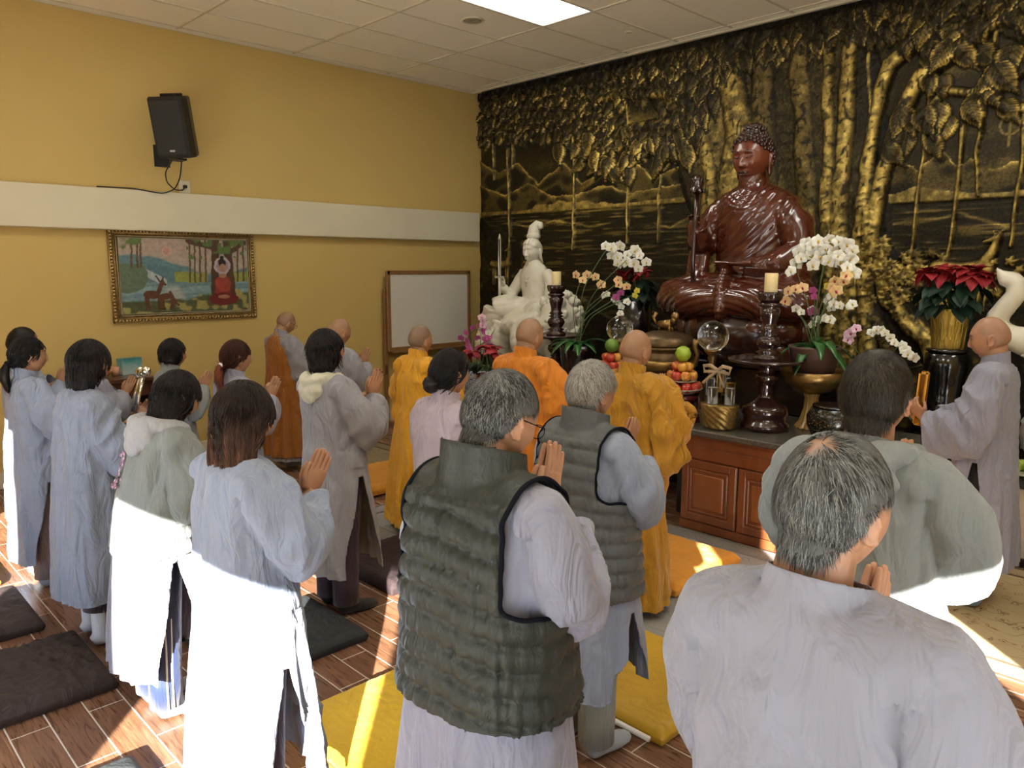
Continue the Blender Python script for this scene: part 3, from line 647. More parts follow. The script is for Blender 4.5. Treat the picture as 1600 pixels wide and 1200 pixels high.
# ---------------------------------------------------------------- low bureau by the left wall
M_MAH = gloss('mahogany veneer', (.055, .018, .010), .3, (.085, .028, .015), 6, .4, (1, .2, 1))
def build_bureau():
    e = empty('reception_desk', (.03, -4.85, 0), 0, 'dark reddish brown desk with an open paper shelf against the yellow wall', 'desk')
    m = MB().box((.27, 0, .93), (.54, .94, .03), bev=.006); ob('top', m, M_MAH, e, False)
    m = MB()
    for s in (-1, 1): m.box((.27, s*.445, .46), (.50, .025, .92))
    m.box((.02, 0, .46), (.02, .87, .92)); ob('carcass', m, M_MAH, e, False)
    ob('shelf', MB().box((.28, 0, .63), (.50, .865, .02)), M_MAH, e, False)
    ob('front_panel', MB().box((.50, 0, .31), (.02, .865, .60), bev=.004).box((.47, 0, .84), (.02, .865, .13)), M_MAH, e, False)
    o = ob('paper_stack', MB().box((.46, -4.82, .656), (.20, .62, .012), rot=.05).box((.46, -4.80, .668), (.2, .5, .01), rot=-.04), M_WHITE, smooth=False); tag(o, 'loose white papers on the open shelf of the dark desk', 'papers')
    o = ob('black_clip', MB().box((.55, -4.70, .685), (.02, .03, .02), bev=.004), M_BLK); tag(o, 'small black binder clip on the papers in the desk', 'clip')
    b = empty('gift_box', (.24, -4.5, .945), .3, 'teal and white patterned box standing on the dark desk', 'box')
    t = NT('teal print'); co = t.co(scale=(1, 1, 1)); sp_ = t.n.new('ShaderNodeSeparateXYZ'); t.l.new(co, sp_.inputs[0])
    ad = t.n.new('ShaderNodeMath'); ad.operation = 'MULTIPLY_ADD'; t.l.new(t.noise(co, 18, 4), ad.inputs[0]); ad.inputs[1].default_value = .12; t.l.new(sp_.outputs['Z'], ad.inputs[2])
    t.set(Base_Color=t.ramp(ad.outputs[0], [(.10, (.42, .55, .52)), (.18, (.10, .36, .38)), (.23, (.02, .16, .20))]), Roughness=.4)
    ob('carton', MB().box((0, 0, .075), (.09, .2, .15), bev=.003), t.m, b, False)
    p = empty('fruit_plate', (.30, -4.80, .945), 0, 'shallow bowl of dark and orange fruit at the edge of the dark desk', 'fruit bowl')
    ob('bowl', MB().lathe([(.05, 0), (.09, .015), (.13, .05), (.125, .052), (.085, .022), (0, .012)]), gloss('amber bowl', (.35, .14, .02), .2), p)
    for k, (x, y, z, c) in enumerate(((.0, .0, .075, (.02, .012, .015)), (.055, .06, .07, (.6, .24, .02)), (.07, -.02, .07, (.03, .02, .02)), (-.03, -.06, .07, (.025, .015, .015)), (.01, .015, .135, (.03, .02, .03)))):
        f = ob('fruit', MB().ell((p.location.x+x, p.location.y+y, p.location.z+z), .036), plain('desk fruit', c, .35)); tag(f, 'round fruit in the bowl on the dark desk', 'fruit', 'fruit in the desk bowl')
    o = ob('peach_cup', MB().lathe([(.03, 0), (.038, .08), (.036, .08), (.03, .01)], (.28, -4.64, .945)), plain('peach plastic', (.6, .32, .2), .4)); tag(o, 'small peach coloured cup between the bowl and the teal box', 'cup')
build_bureau()

# ---------------------------------------------------------------- rugs, kneeling mats
def m_rug(name, base, ink, ink2, sc=1, soft=0):
    t = NT(name); co = t.co()
    v = t.n.new('ShaderNodeTexVoronoi'); v.inputs['Scale'].default_value = 7*sc; v.feature = 'SMOOTH_F1'; v.inputs['Smoothness'].default_value = .3
    w = t.n.new('ShaderNodeVectorMath'); w.operation = 'ADD'; t.l.new(co, w.inputs[0]); nn = t.n.new('ShaderNodeTexNoise'); nn.inputs['Scale'].default_value = 5*sc; t.l.new(co, nn.inputs['Vector'])
    vm = t.n.new('ShaderNodeVectorMath'); vm.operation = 'SCALE'; t.l.new(nn.outputs['Color'], vm.inputs[0]); vm.inputs['Scale'].default_value = .25; t.l.new(vm.outputs[0], w.inputs[1]); t.l.new(w.outputs[0], v.inputs['Vector'])
    a = t.ramp(v.outputs['Distance'], [(.10, (1,)*3), (.14, (0,)*3), (.24, (0,)*3), (.28, (.8,)*3), (.33, (0,)*3)])
    wv = t.n.new('ShaderNodeTexWave'); wv.wave_type = 'RINGS'; wv.inputs['Scale'].default_value = 1.3*sc; wv.inputs['Distortion'].default_value = 14; wv.inputs['Detail'].default_value = 2; wv.inputs['Detail Scale'].default_value = 1.2; t.l.new(co, wv.inputs['Vector'])
    b = t.ramp(wv.outputs['Fac'], [(.45, (0,)*3), (.5, (.9,)*3), (.56, (0,)*3)])
    fade = t.ramp(t.noise(co, 2.2*sc, 3), [(.35, (.2,)*3), (.65, (1,)*3)])
    a2 = t.mix(1, a, fade, 'MULTIPLY') if soft else a
    c = t.mix(a2, base, ink); c = t.mix(b, c, ink2)
    t.set(Base_Color=c, Roughness=.95); t.bump(t.noise(co, 300, 2), .3, .003); return t.m
R1 = m_rug('beige floral carpet', (.42, .34, .19), (.13, .045, .03), (.16, .13, .05), 1.3)
R2 = m_rug('faded grey carpet', (.25, .245, .225), (.10, .09, .10), (.17, .17, .17), 1.1, 1)
R3 = m_rug('brown beige carpet', (.26, .20, .11), (.10, .05, .035), (.10, .09, .05), 1.4)
def rug(name, x0, x1, y0, y1, mat, label, border):
    e = empty(name, ((x0+x1)/2, (y0+y1)/2, 0), 0, label, 'rug'); w, d = x1-x0, y1-y0
    ob('field', MB().box((0, 0, .006), (w-.02, d-.02, .010), bev=.003), mat, e, False)
    m = MB()
    for k, o_ in ((.012, .015), (.012, .16)):
        for s in (-1, 1): m.box((0, s*(d/2-o_), .0125), (w-2*o_, k*1.6, .005)); m.box((s*(w/2-o_), 0, .0125), (k*1.6, d-2*o_, .005))
    ob('border', m, border, e, False)
    m2 = m_rug(name+' border', tuple(.8*c for c in mat.node_tree.nodes['Principled BSDF'].inputs['Base Color'].links[0].from_node.inputs[6].links[0].from_node.inputs[6].default_value[:3]), (.10, .04, .03), (.10, .08, .05), 4)
    for s in (-1, 1): ob('border_band', MB().box((0, s*(d/2-.087), .0118), (w-.17, .11, .004)), m2, e, False)
rug('carpet', 6.16, 8.9, -2.86, -1.25, R1, 'beige floral carpet on the right where the man with the wooden clapper stands', plain('dark border', (.12, .08, .05), .9))
rug('carpet', 2.72, 6.0, -3.92, -2.14, R2, 'pale grey faded carpet in front of the altar cabinet', plain('grey border', (.18, .17, .16), .9))
rug('carpet', .45, 2.50, -3.2, -2.14, R3, 'brownish patterned carpet beside the yellow wall near the corner', plain('brown border', (.12, .08, .05), .9))

rug('carpet', 4.1, 9.3, -8.12, -7.0, m_rug('cream bounce carpet', (.72, .68, .58), (.60, .52, .40), (.62, .56, .44), 1.3), 'pale cream bounce carpet added behind the camera to bounce sunlight on the ceiling', plain('cream border', (.6, .55, .45), .9))  # added reflector, out of view: throws sunlight up at the ceiling
def cushion(x0, x1, y0, y1, h, mat, label, wr=.004, seed=0, z=0, group=None, piping=None, rz=0):
    w, d = x1-x0, y1-y0; nx, ny = 60, 60
    a = np.linspace(-1, 1, nx); X, Y = np.meshgrid(a, a)
    sx = np.sign(X)*np.abs(X)**.9; sy = np.sign(Y)*np.abs(Y)**.9
    ed = np.clip((1-np.abs(X))*w/2/.03, 0, 1)*np.clip((1-np.abs(Y))*d/2/.03, 0, 1)
    P = np.stack([X.ravel()*w*4, Y.ravel()*d*4, 0*X.ravel()+seed], 1)
    wrk = ridge(P*np.array([1.2, 4, 1])+vn(P*1.3, 5)[:, None]*1.5, seed).reshape(X.shape)*wr*sstep(.35, .7, vn(P*.6+3, seed+2).reshape(X.shape)+.25)
    Z = h*(.55+.45*np.sqrt(ed))+wrk*ed
    m = MB()
    top = np.stack([(X*w/2).ravel(), (Y*d/2).ravel(), Z.ravel()], 1); i = np.arange(nx*ny).reshape(nx, ny)
    F = np.stack([i[:-1, :-1], i[:-1, 1:], i[1:, 1:], i[1:, :-1]], -1).reshape(-1, 4); m.add(top, F)
    per = np.concatenate([i[0, :-1], i[:-1, -1], i[-1, :0:-1], i[:0:-1, 0]]); lo = top[per].copy(); r0 = top[per].copy(); mid = lo.copy()
    mid[:, 2] = h*.35; mid[:, :2] *= 1+.006/w; lo[:, 2] = 0.002; lo[:, :2] *= .985
    n = len(per); m.rings([lo, mid, r0], cap=False); m.add(np.concatenate([lo, [[0, 0, .002]]]), [(n, (k+1) % n, k) for k in range(n)])
    o = ob('kneeling_mat', m, mat); o.location = ((x0+x1)/2, (y0+y1)/2, z); o.rotation_euler[2] = rz; tag(o, label, 'mat', group)
    return o
M_MBR = fabric('dark brown mat cloth', (.030, .018, .016), .75, .25, sheen=0); M_MPL = fabric('plum mat cloth', (.020, .009, .011), .8, .2, sheen=0); M_MSL = fabric('slate mat cloth', (.018, .022, .024), .7, .15, sheen=0)
M_MYE = fabric('yellow mat vinyl', (.66, .42, .012), .55, .10); M_MOL = fabric('mustard mat vinyl', (.50, .30, .008), .5, .08); M_MOR = fabric('orange mat cloth', (.62, .26, .012), .7, .15)
cushion(3.50, 4.16, -6.60, -5.89, .07, M_MBR, 'large crumpled dark brown mat on the floor nearest the camera at left', .012, 1)
cushion(2.62, 3.27, -6.72, -5.98, .07, M_MBR, 'dark brown mat at the left edge, behind the woman holding chrome bars', .008, 2)
cushion(1.95, 2.42, -6.6, -6.02, .06, M_MOR, 'orange mat corner at the far left edge of the floor', .003, 3)
cushion(4.78, 5.42, -6.8, -6.03, .06, M_MSL, 'dark slate mat peeking in at the bottom edge on the left', .003, 4)
cushion(3.30, 3.92, -5.52, -4.98, .06, M_MBR, 'dark brown mat in front of the woman holding chrome bars', .004, 5)
cushion(3.95, 4.57, -5.5, -4.80, .07, M_MSL, 'dark slate mat between the two women in long pale robes', .003, 6)
cushion(4.15, 4.62, -5.52, -4.88, .0, M_MSL, '', 0, 6) if False else None
cushion(3.52, 4.22, -4.40, -3.80, .08, M_MPL, 'dark plum mat in front of the woman with red nails', .003, 7)
cushion(4.97, 5.62, -5.48, -4.76, .06, M_MYE, 'bright yellow mat half in sunlight beside the dark quilted vest', .003, 8)
o = cushion(5.52, 6.17, -4.46, -3.74, .06, M_MOL, 'mustard mat on the floor in front of the white haired man', .002, 9)
ob('piping', MB().tube([(-.335, -.385, .03), (.28, -.385, .03)], .012, 8), M_WHITE, o)
cushion(6.1, 6.75, -5.25, -4.52, .05, M_MOL, 'mustard mat corner at the bottom edge beside the grey sock', .002, 10) if False else None
cushion(6.17, 6.72, -5.48, -5.0, .05, M_MOL, 'mustard mat corner at the bottom edge below the grey sock', .002, 10)
cushion(4.72, 5.42, -3.24, -2.50, .08, M_MOR, 'orange mat on the pale carpet by the altar cabinet', .004, 11, .0165)
cushion(1.82, 2.50, -3.42, -2.70, .09, M_MOR, 'orange mat on the carpet near the whiteboard', .006, 12, .0165)
# ================================================================ people
def g1(x, s): return np.exp(-(x/s)**2)
def m_skin(name, c, stub=(.20, .14, .10), stub_amt=.6):
    t = NT(name); co = t.co()
    base = t.ramp(t.noise(co, 26, 4), [(.3, tuple(x*.86 for x in c)), (.7, tuple(min(1, x*1.08) for x in c))])
    a = t.mix(t.attr('lips'), base, (c[0]*.75, c[1]*.42, c[2]*.40)); a = t.mix(t.attr('scalp'), a, stub); a = t.mix(t.attr('brow'), a, (.02, .014, .012)); a = t.mix(t.attr('nail'), a, (.12, .005, .01))
    t.set(Base_Color=a, Roughness=.48, Subsurface_Weight=.22, Subsurface_Radius=(.012, .005, .003)); t.b.inputs['Subsurface Scale'].default_value = 1.0
    t.bump(t.noise(co, 420, 3), .12, .001); return t.m
def head_template(jaw=1.0, fat=1.0, nk=1.0, ft=1.0):
    nu, nv = 120, 90; a = np.linspace(0, 2*np.pi, nu, endpoint=False); L = []
    for t in np.linspace(-np.pi/2, np.pi/2, nv+1)[1:-1]: L.append(np.stack([np.cos(t)*np.cos(a), np.cos(t)*np.sin(a), np.sin(t)+0*a], 1))
    k = MB().rings(L, True); v = k.verts(); v[-2] = (0, 0, -1); v[-1] = (0, 0, 1)
    d = v.copy(); d = d/np.maximum(1e-9, (np.abs(d)**2.12).sum(1)[:, None]**(1/2.12))
    x, y, z = d[:, 0]*.0745, d[:, 1]*.094, d[:, 2]*.116
    lo = sstep(.0, -.115, z)
    x = x*(1-.30*lo*jaw)*fat*(1+.04*sstep(.0, -.05, z)*sstep(-.12, -.05, z)); back = (y < 0)
    y = np.where(back, y*(1-.52*sstep(-.01, -.10, z))*(1+.06*g1(z-.02, .05)), y*(1-.10*sstep(.03, .11, z)))
    y = np.where(~back, y*(1-.13*lo), y); z = np.where(back, z*(1-.30*sstep(-.02, -.1, z)), z)
    f = sstep(.02, .06, y)*ft
    x = np.where(back, x*(1+.14*sstep(-.02, -.08, z)), x)
    nose = g1(x, .0085+.006*sstep(-.01, -.035, z))*np.where(z > -.034, sstep(.022, -.034, z)**1.2, sstep(-.050, -.036, z))
    y = y+f*.0165*nose+f*.004*g1(x, .02)*g1(z+.048, .012)
    for s in (-1, 1):
        y = y+f*(.006*g1(x-s*.013, .007)*g1(z+.036, .008)-.009*g1(x-s*.030, .016)*g1(z-.006, .012)+.0045*g1(x-s*.031, .011)*g1(z-.003, .007)+.004*g1(x-s*.03, .02)*g1(z-.026, .008)+.004*g1(x-s*.046, .018)*g1(z+.025, .02))
    y = y+f*(.0065*g1(x, .021)*(g1(z+.060, .0055)+.9*g1(z+.0725, .006))-.003*g1(x, .024)*g1(z+.0665, .0025)+.007*g1(x, .024)*g1(z+.100, .014)-.004*g1(x, .03)*g1(z+.083, .006))
    m = MB().add(np.stack([x, y, z], 1), k.F)
    m.tube([(0, -.018, -.02), (0, -.022, -.09), (0, -.03, -.15), (0, -.035, -.22)], [.052*nk, .055*nk, .057*nk, .066*nk], 20, r2=[.054*nk, .057*nk, .058*nk, .062*nk])
    for s in (-1, 1):
        R = RZ(s*-.45)@RX(.12); c = np.array((s*.0745*fat, -.012, -.012))
        m.ell(c, (.0065, .0165, .031), R, 16, 12)
        P = []
        for a_ in np.linspace(-1.9, 2.6, 14): P.append(c+R@np.array((s*.005, -.014*math.sin(a_+.5)-.002, .027*math.cos(a_+.3)*1.02)))
        m.tube(P, [.0045]*14, 8); m.ell(c+R@np.array((s*.002, .004, -.024)), (.005, .010, .008), R, 10, 8)
    V, F = vox(m, .0030, 2)
    return V, F
def hairline(V, recede=0):
    x, y, z = V[:, 0], V[:, 1], V[:, 2]
    zl = np.interp(y, [-.11, -.075, -.04, -.015, .012, .035, .062, .075, .1], [-.074, -.074, -.050, .012, .020, .030, .066+recede, .074+recede, .074+recede])
    return sstep(-.006, .006, z-zl)*(np.hypot(x/.078, (y+.005)/.2) < 1.2)*sstep(.088, .083, np.abs(x))
def face_attrs(V, stub, brow=1):
    x, y, z = V[:, 0], V[:, 1], V[:, 2]; f = sstep(.03, .06, y)
    ax = np.abs(x)
    b = f*brow*(g1(z-.027+.25*(ax-.03)*(ax > .03), .0042)*sstep(.012, .018, ax)*sstep(.055, .046, ax)*.9+g1(z-.001-.002*g1(ax-.03, .01), .0024)*sstep(.017, .020, ax)*sstep(.046, .042, ax))
    l = f*g1(x, .020)*g1(z+.066, .0095)*.9
    return np.clip(b, 0, 1), np.clip(l, 0, 1), hairline(V)*stub
HEADS = {'m': head_template(.85, 1.03, 1.08), 'f': head_template(1.05, 1.0, .92), 'carved': head_template(.8, 1.10, 1.05, 1.5)}
def hand_template(curl=0, spread=.02, thumb=1):
    """right hand, wrist at origin, fingers +Z, palm facing -X, thumb towards -Y"""
    m = MB(); m.tube([(.013, 0, -.05), (.014, 0, 0), (.014, .0, .02)], [.024, .026, .030], 14, up=(1, 0, 0), r2=[.019, .017, .015])
    m.tube([(.014, 0, .0), (.014, -.001, .03), (.013, -.001, .065), (.012, 0, .092)], [.028, .037, .041, .037], 16, up=(1, 0, 0), r2=[.0155, .0155, .0135, .010])
    m.ell((.008, -.024, .035), (.013, .015, .027))
    for k, (y, L, r) in enumerate(((-.029, .070, .0086), (-.0095, .079, .0088), (.0105, .073, .0084), (.029, .058, .0075))):
        p = np.array((.0115, y, .088)); a = 0; P = [p-np.array((0, 0, .02)), p]; sp_ = (y/.03)*spread
        for j, fr in enumerate((.45, .30, .25)):
            a += curl*(.9, 1.1, .8)[j]; p = p+L*fr*np.array((-math.sin(a), sp_, math.cos(a))); P.append(p)
        P = np.array(P); m.tube(P, [r, r*1.05, r*1.02, r*.92, r*.80], 10, up=(1, 0, 0)); m.ell(P[-1], r*.80, None, 10, 8)
    if curl < .3: P = [(.012, -.024, .012), (.012, -.046, .045), (.010, -.052, .074), (.008, -.047, .098)]
    else: P = [(.012, -.024, .012), (.004, -.046, .045), (-.014, -.050, .068), (-.030, -.040, .082)]
    m.tube(P, [.015, .0115, .0098, .0082], 10, up=(1, 0, 0)); m.ell(P[-1], .0084, None, 10, 8)
    return vox(m, .0024, 2)
HANDS = {'flat': hand_template(.02), 'grip': hand_template(.62, .01)}
def nails(V):
    o = np.zeros(len(V))
    for y, L in ((-.029, .070), (-.0095, .079), (.0105, .073), (.029, .058)):
        o = np.maximum(o, (np.hypot(V[:, 1]-y, V[:, 2]-.088-L+.001) < .0075)*(V[:, 0] > .012))
    return o

def strands(m, P, N, D, L, w, lift=.35, gravity=.3, seed=0, jit=.35, n=4, R=.1):
    r = np.random.RandomState(seed); K = len(P); D = D+r.normal(0, jit, (K, 3)); D -= N*np.sum(D*N, 1)[:, None]; D /= np.maximum(1e-6, np.linalg.norm(D, axis=1)[:, None])
    L = L*(.7+.6*r.rand(K)); W = np.cross(N, D); V = np.zeros((K, n+1, 2, 3))
    for j in range(n+1):
        t = j/n; c = P+D*(L*t)[:, None]+N*(lift*L*(t-.75*t*t)-(L*t)**2/(2*R))[:, None]+np.array((0, 0, -1))*(gravity*L*t*t)[:, None]
        wd = w*(1-.85*t**1.5)*(1 if j else .8)
        V[:, j, 0] = c-W*wd/2; V[:, j, 1] = c+W*wd/2
    base = (np.arange(K)*(n+1)*2)[:, None, None]; j = (np.arange(n)*2)[None, :, None]
    F = base+j+np.array([0, 1, 3, 2])[None, None, :]
    m.V.append(V.reshape(-1, 3)); m.F += (F.reshape(-1, 4)+m.n).tolist(); m.mi += [0]*(K*n); m.n += K*(n+1)*2
    return np.repeat(r.rand(K), (n+1)*2)
def m_hair(name, c, grey=(.3, .3, .29), amt=0, tip=None, zt=-.05):
    t = NT(name); g = t.attr('grey')
    k = t.ramp(g, [(max(0, .999-amt), (0,)*3), (min(1, 1.12-amt), (1,)*3)]) if amt else None
    n = t.noise(t.co(scale=(60, 60, 5)), 3, 3)
    col = t.ramp(n, [(.3, tuple(x*.6 for x in c)), (.75, tuple(x*1.7 for x in c))])
    if tip:
        sp_ = t.n.new('ShaderNodeSeparateXYZ'); t.l.new(t.co(), sp_.inputs[0])
        mr = t.n.new('ShaderNodeMapRange'); t.l.new(sp_.outputs['Z'], mr.inputs[0]); mr.inputs[1].default_value = zt+.09; mr.inputs[2].default_value = zt-.07
        mm = t.n.new('ShaderNodeMath'); mm.operation = 'MULTIPLY'; t.l.new(mr.outputs[0], mm.inputs[0]); t.l.new(t.ramp(t.noise(t.co(scale=(70, 70, 3)), 1, 2), [(.35, (.0,)*3), (.7, (1,)*3)]), mm.inputs[1])
        col = t.mix(mm.outputs[0], col, tip)
    if k is not None: col = t.mix(k, col, grey)
    t.set(Base_Color=col, Roughness=.38, Specular_IOR_Level=.22); t.m['amt'] = amt
    t.bump(t.noise(t.co(scale=(90, 90, 6)), 3, 3), .5, .004); return t.m

def cut(V, F, s, n, vs):
    """remove where s>0, snapping the border on to s=0; n = direction to move back along (array or vector)"""
    m = (s > 0) & (s < vs*1.05); V = V.copy(); V[m] -= (n[m] if getattr(n, 'ndim', 1) == 2 else np.asarray(n))*s[m][:, None]
    s2 = np.where(m, 0, s); keep = ~((s2[F] > 1e-9).any(1)); return V, F[keep]
def compact(V, F, *A):
    u, inv = np.unique(F.ravel(), return_inverse=True); return (V[u], inv.reshape(F.shape))+tuple(a[u] for a in A)
def solid(o, th=.003):
    m = o.modifiers.new('thickness', 'SOLIDIFY'); m.thickness = th; m.offset = -1; return o

def sleeve_path(hx, hy, hz, el, sh, s=1):
    S = np.array((sh, -.008, 1.285)); E = np.array(el); Wp = np.array((hx, hy, hz))
    P = [S-np.array((.05, 0, -.01)), S, S*.5+E*.5+np.array((.01, -.005, 0)), E*.85+S*.15, E, E*.6+Wp*.4, E*.2+Wp*.8]
    return [np.array((p[0]*s, p[1], p[2])) for p in P]
TEX = {}
def person(label, pos, H, head='m', wid=1.0, turn=0, pitch=0, yaw=0, lean=0, robe=None, under=None, hem=.22, slit=0, vest=None, vest_hem=.80, hair=None, skin=None, stub=0, pants=None, sock=None,
           hands='flat', hand=(.028, .235, 1.18), tilt=.5, el=(.222, .085, 1.085), voxel=.010, sl=.075, sl2=.095, seed=1, hood=None, hs=1.0, kesa=None, glasses=False, nailc=0, amp=1.0, collar=.055, brow=1, lowres=False, feet=(.09, .0), group=None, flare=1.0, top_hem=None, skel=None, patch=None, zf=.0, hsz=1.0, pz=.07):
    k = H/1.6; wf = wid; root = empty('person', (*pos, zf), turn, label, 'person', group)
    root.scale = (1, 1, 1)
    S = lambda V: V*k
    pv = np.array((0, -.005, 1.375))
    RH = RZ(yaw)@RX(-pitch); hc = pv+RX(-pitch*.8)@np.array((0, .022, .108))
    RLn = RX(-lean); lp = np.array((0, 0, .85))
    def LN(V):  # lean of everything above the hips
        w = sstep(.85, 1.15, V[:, 2])[:, None]; return V*(1-w)+((V-lp)@RLn.T+lp)*w if lean else V
    hv, hf = HEADS[head]; HM = T(hc-np.array((0, 0, .10*(1-hsz))), RH, hsz)
    br, lips, sc = face_attrs(hv, stub, brow); wn = sstep(-.185, -.10, hv[:, 2])[:, None]; hw = xf(hv, HM)*wn+xf(hv, T(pv+np.array((0, .022, .108))))*(1-wn)
    # --- body : head, neck, torso, arms, hands, legs in one mesh
    b = MB()
    b.tube([(0, .0, .8), (0, 0, 1.0), (0, 0, 1.2), (0, -.005, 1.30), (0, -.01, 1.36)], [.13*wf, .125*wf, .14*wf, .10*wf, .05], 20, up=(0, 1, 0), r2=[.09, .09, .09, .06, .045])
    for s in (-1, 1):
        P = sleeve_path(hand[0], hand[1], hand[2], (el[0]*wf, el[1], el[2]), .15*wf, s)
        P[-1] = np.array((hand[0]*s, hand[1], hand[2]))
        b.tube(P, [.05, .052, .045, .040, .040, .034, .024], 12)
        b.tube([(s*feet[0], .0, .86), (s*feet[0], .01, .48), (s*feet[0], -.01, .09), (s*feet[0], -.01, .05)], [.075, .052, .036, .034], 12)
        b.tube([(s*feet[0], -.05, .032), (s*feet[0], .0, .045), (s*(feet[0]+.01), .08, .030), (s*(feet[0]+.015), .16, .018)], [.026, .033, .040, .022], 12, r2=[.028, .042, .026, .014])
    bv, bf = vox(b, .014 if lowres else .011, 3)
    Vs = [hw, bv]; Fs = [hf, bf+len(hw)]; A = [np.stack([br, lips, sc, 0*br], 1), np.zeros((len(bv), 4))]; n = len(hw)+len(bv)
    gv, gf = HANDS['flat' if hands == 'flat' else 'grip']
    for s in (1, -1):
        v = gv.copy(); nl = nails(gv)*nailc; f = gf
        if s < 0: v[:, 0] *= -1; f = gf[:, ::-1]
        if hands == 'flat': R = RY(s*.0)@RX(-tilt); off = np.array((0., hand[1], hand[2]))
        else: R = RX(-tilt)@RZ(s*.5); off = np.array((s*hand[0], hand[1]+(.02 if s > 0 else 0), hand[2]+(-.03 if s > 0 else .02)))
        w = (v*.92)@R.T+off; Vs.append(w); Fs.append(f+n); n += len(w); A.append(np.stack([0*nl, 0*nl, 0*nl, nl], 1))
    V = LN(np.concatenate(Vs))*k; F = np.concatenate(Fs); A = np.concatenate(A)
    link('body', mesh_from(V, F, 'body', True, None, {'brow': A[:, 0], 'lips': A[:, 1], 'scalp': A[:, 2], 'nail': A[:, 3]}), skin, root)
    # --- robe
    RS = [(1.375, .060, .058, -.014), (1.350, .066, .062, -.012), (1.335, .105, .075, -.010), (1.315, .150, .088, -.006), (1.28, .178, .100, -.002), (1.20, .188, .122, .0), (1.08, .186, .128, .004),
          (.95, .190, .132, .004), (.82, .205, .142, .0), (.60, .225*flare, .155, .0), (.40, .243*flare, .168, .0), (.20, .262*flare, .18, .0), (.0, .28*flare, .19, .0)]
    def shell(zmin, zmax, grow=0., arm=True, nm='robe', mat=None, fold=1.0, quilt=0, sl_=sl, sl2_=sl2, coll=collar, slit_=0, vx=voxel, th=.003, end=1.0, hd=None, sk=1.0):
        a = np.linspace(0, 2*np.pi, 40, endpoint=False); R = []
        zz = [r[0] for r in RS][::-1]; g = lambda z, i: np.interp(z, zz, [r[i] for r in RS][::-1])
        for z in np.concatenate([np.arange(zmin-.03, 1.25, .05), [1.25, 1.28, 1.30, 1.32, 1.335, 1.35]]):
            rx, ry, cy = g(z, 1)*wf+grow, g(z, 2)*(.6+.4*wf)+grow, g(z, 3); c, s_ = np.cos(a), np.sin(a)
            q = 1/(np.abs(c)**2.4+np.abs(s_)**2.4)**(1/2.4)
            R.append(np.stack([rx*c*q, cy+ry*s_*q, z+0*a], 1))
        m = MB().rings(R)
        if coll:
            m.tube([(0, -.012, 1.315), (0, -.010, 1.345), (0, -.006, 1.345+coll), (0, -.004, 1.345+coll+.03)], [.085+grow, .073+grow, .070+grow, .070+grow], 28, up=(0, 1, 0), r2=[.078+grow, .068+grow, .066+grow, .066+grow])
        ends = []
        if arm:
            for s in (-1, 1):
                P = sleeve_path(hand[0]+.03, hand[1], hand[2], (el[0]*wf, el[1], el[2]), .135*wf, s)
                P[-1] = P[-2]+(P[-1]-P[-2])*end
                d = nrm(P[-1]-P[-2]); P = P+[P[-1]+d*.04]
                q = sl2_-.065; P = [p-np.array((0, 0, x)) for p, x in zip(P, (0, 0, .0, q*.3, q*.7, q, q, q))]
                m.tube(P, [sl_*.9, sl_, sl_, sl_*.98, sl_*.95, sl_*.78, sl_*.62, sl_*.62], 24, up=(0, -1, .3), r2=[sl_*.9, sl_, sl_, (sl_+sl2_)/2, sl2_, sl2_*1.0, sl2_*.95, sl2_*.95])
                ends.append((P[-2], d))
        if quilt:
            for s in (-1, 1):
                P = sleeve_path(hand[0], hand[1], hand[2], (el[0]*wf, el[1], el[2]), .135*wf, s); d = nrm(P[2]-P[1])
                m.tube([P[0], P[1], P[1]+d*.05], [sl_, sl_+.016, sl_+.016], 24, up=(0, -1, .3), r2=[sl_+.01, sl_+.022, sl_+.03])
        V, F = vox(m, vx, 3)
        N = normals(V, F); x, y, z = V[:, 0], V[:, 1], V[:, 2]
        th_ = np.arctan2(x, y); c, s_ = np.sin(th_), np.cos(th_)
        sd = seed*3.7
        f1 = ridge(np.stack([c*3.0+sd, s_*3.0, z*1.1+vn(V*2, seed)*1.0], 1), seed); f2 = ridge(np.stack([c*6.5+sd, s_*6.5, z*1.9], 1), seed+1)
        isarm = (np.abs(x) > (.17*wf))*(z > .86) | (y > .15)
        A_ = sstep(1.05, .35, z)
        dsp = (.026*np.sign(f1)*np.abs(f1)**.8+.010*f2)*A_*amp
        if quilt:
            ph = (z+.012*np.sin(th_*2+seed)+.010*vn(V*9, 3)+.05*x)/quilt; w_ = np.abs(np.sin(np.pi*ph))
            pk = ridge(np.stack([c*17+sd, s_*17, z*9], 1), seed+5)
            dsp = .0170*w_**.40-.010+.0060*pk*(1-.3*w_)+.003*ridge(np.stack([c*9+sd, s_*9, z*22], 1), seed+6)+.004*vn(V*np.array([12, 12, 7]), 8)
            sm = np.exp(-((np.abs(x)-.115*wf)/.004)**2)*(y < 0)*(z < 1.14); dsp = dsp-.003*sm
            dsp = np.where(z > 1.32, .002*vn(V*60, 4), dsp)
        else:
            up = 1-A_; w1 = ridge(np.stack([x*9+z*1.6*np.sign(x)+sd, y*8, z*1.7+np.abs(x)*3.5], 1), seed+2); w1 = np.sign(w1)*np.abs(w1)**1.3; w2 = ridge(np.stack([x*15+sd, y*15+z*6, z*7], 1), seed+3)
            up = 1-A_
            dsp = dsp+amp*up*(.0165*w1+.0055*w2)*(1-.75*sstep(1.30, 1.36, z))*fold
            ar = ridge(np.stack([x*5+sd, (y-z*.6)*13, (z+y*.6)*4], 1), seed+4); dsp = dsp+np.where(isarm, .014*ar*min(amp, 1.2), 0)*sstep(1.34, 1.24, z)*(fold*.5+.5)
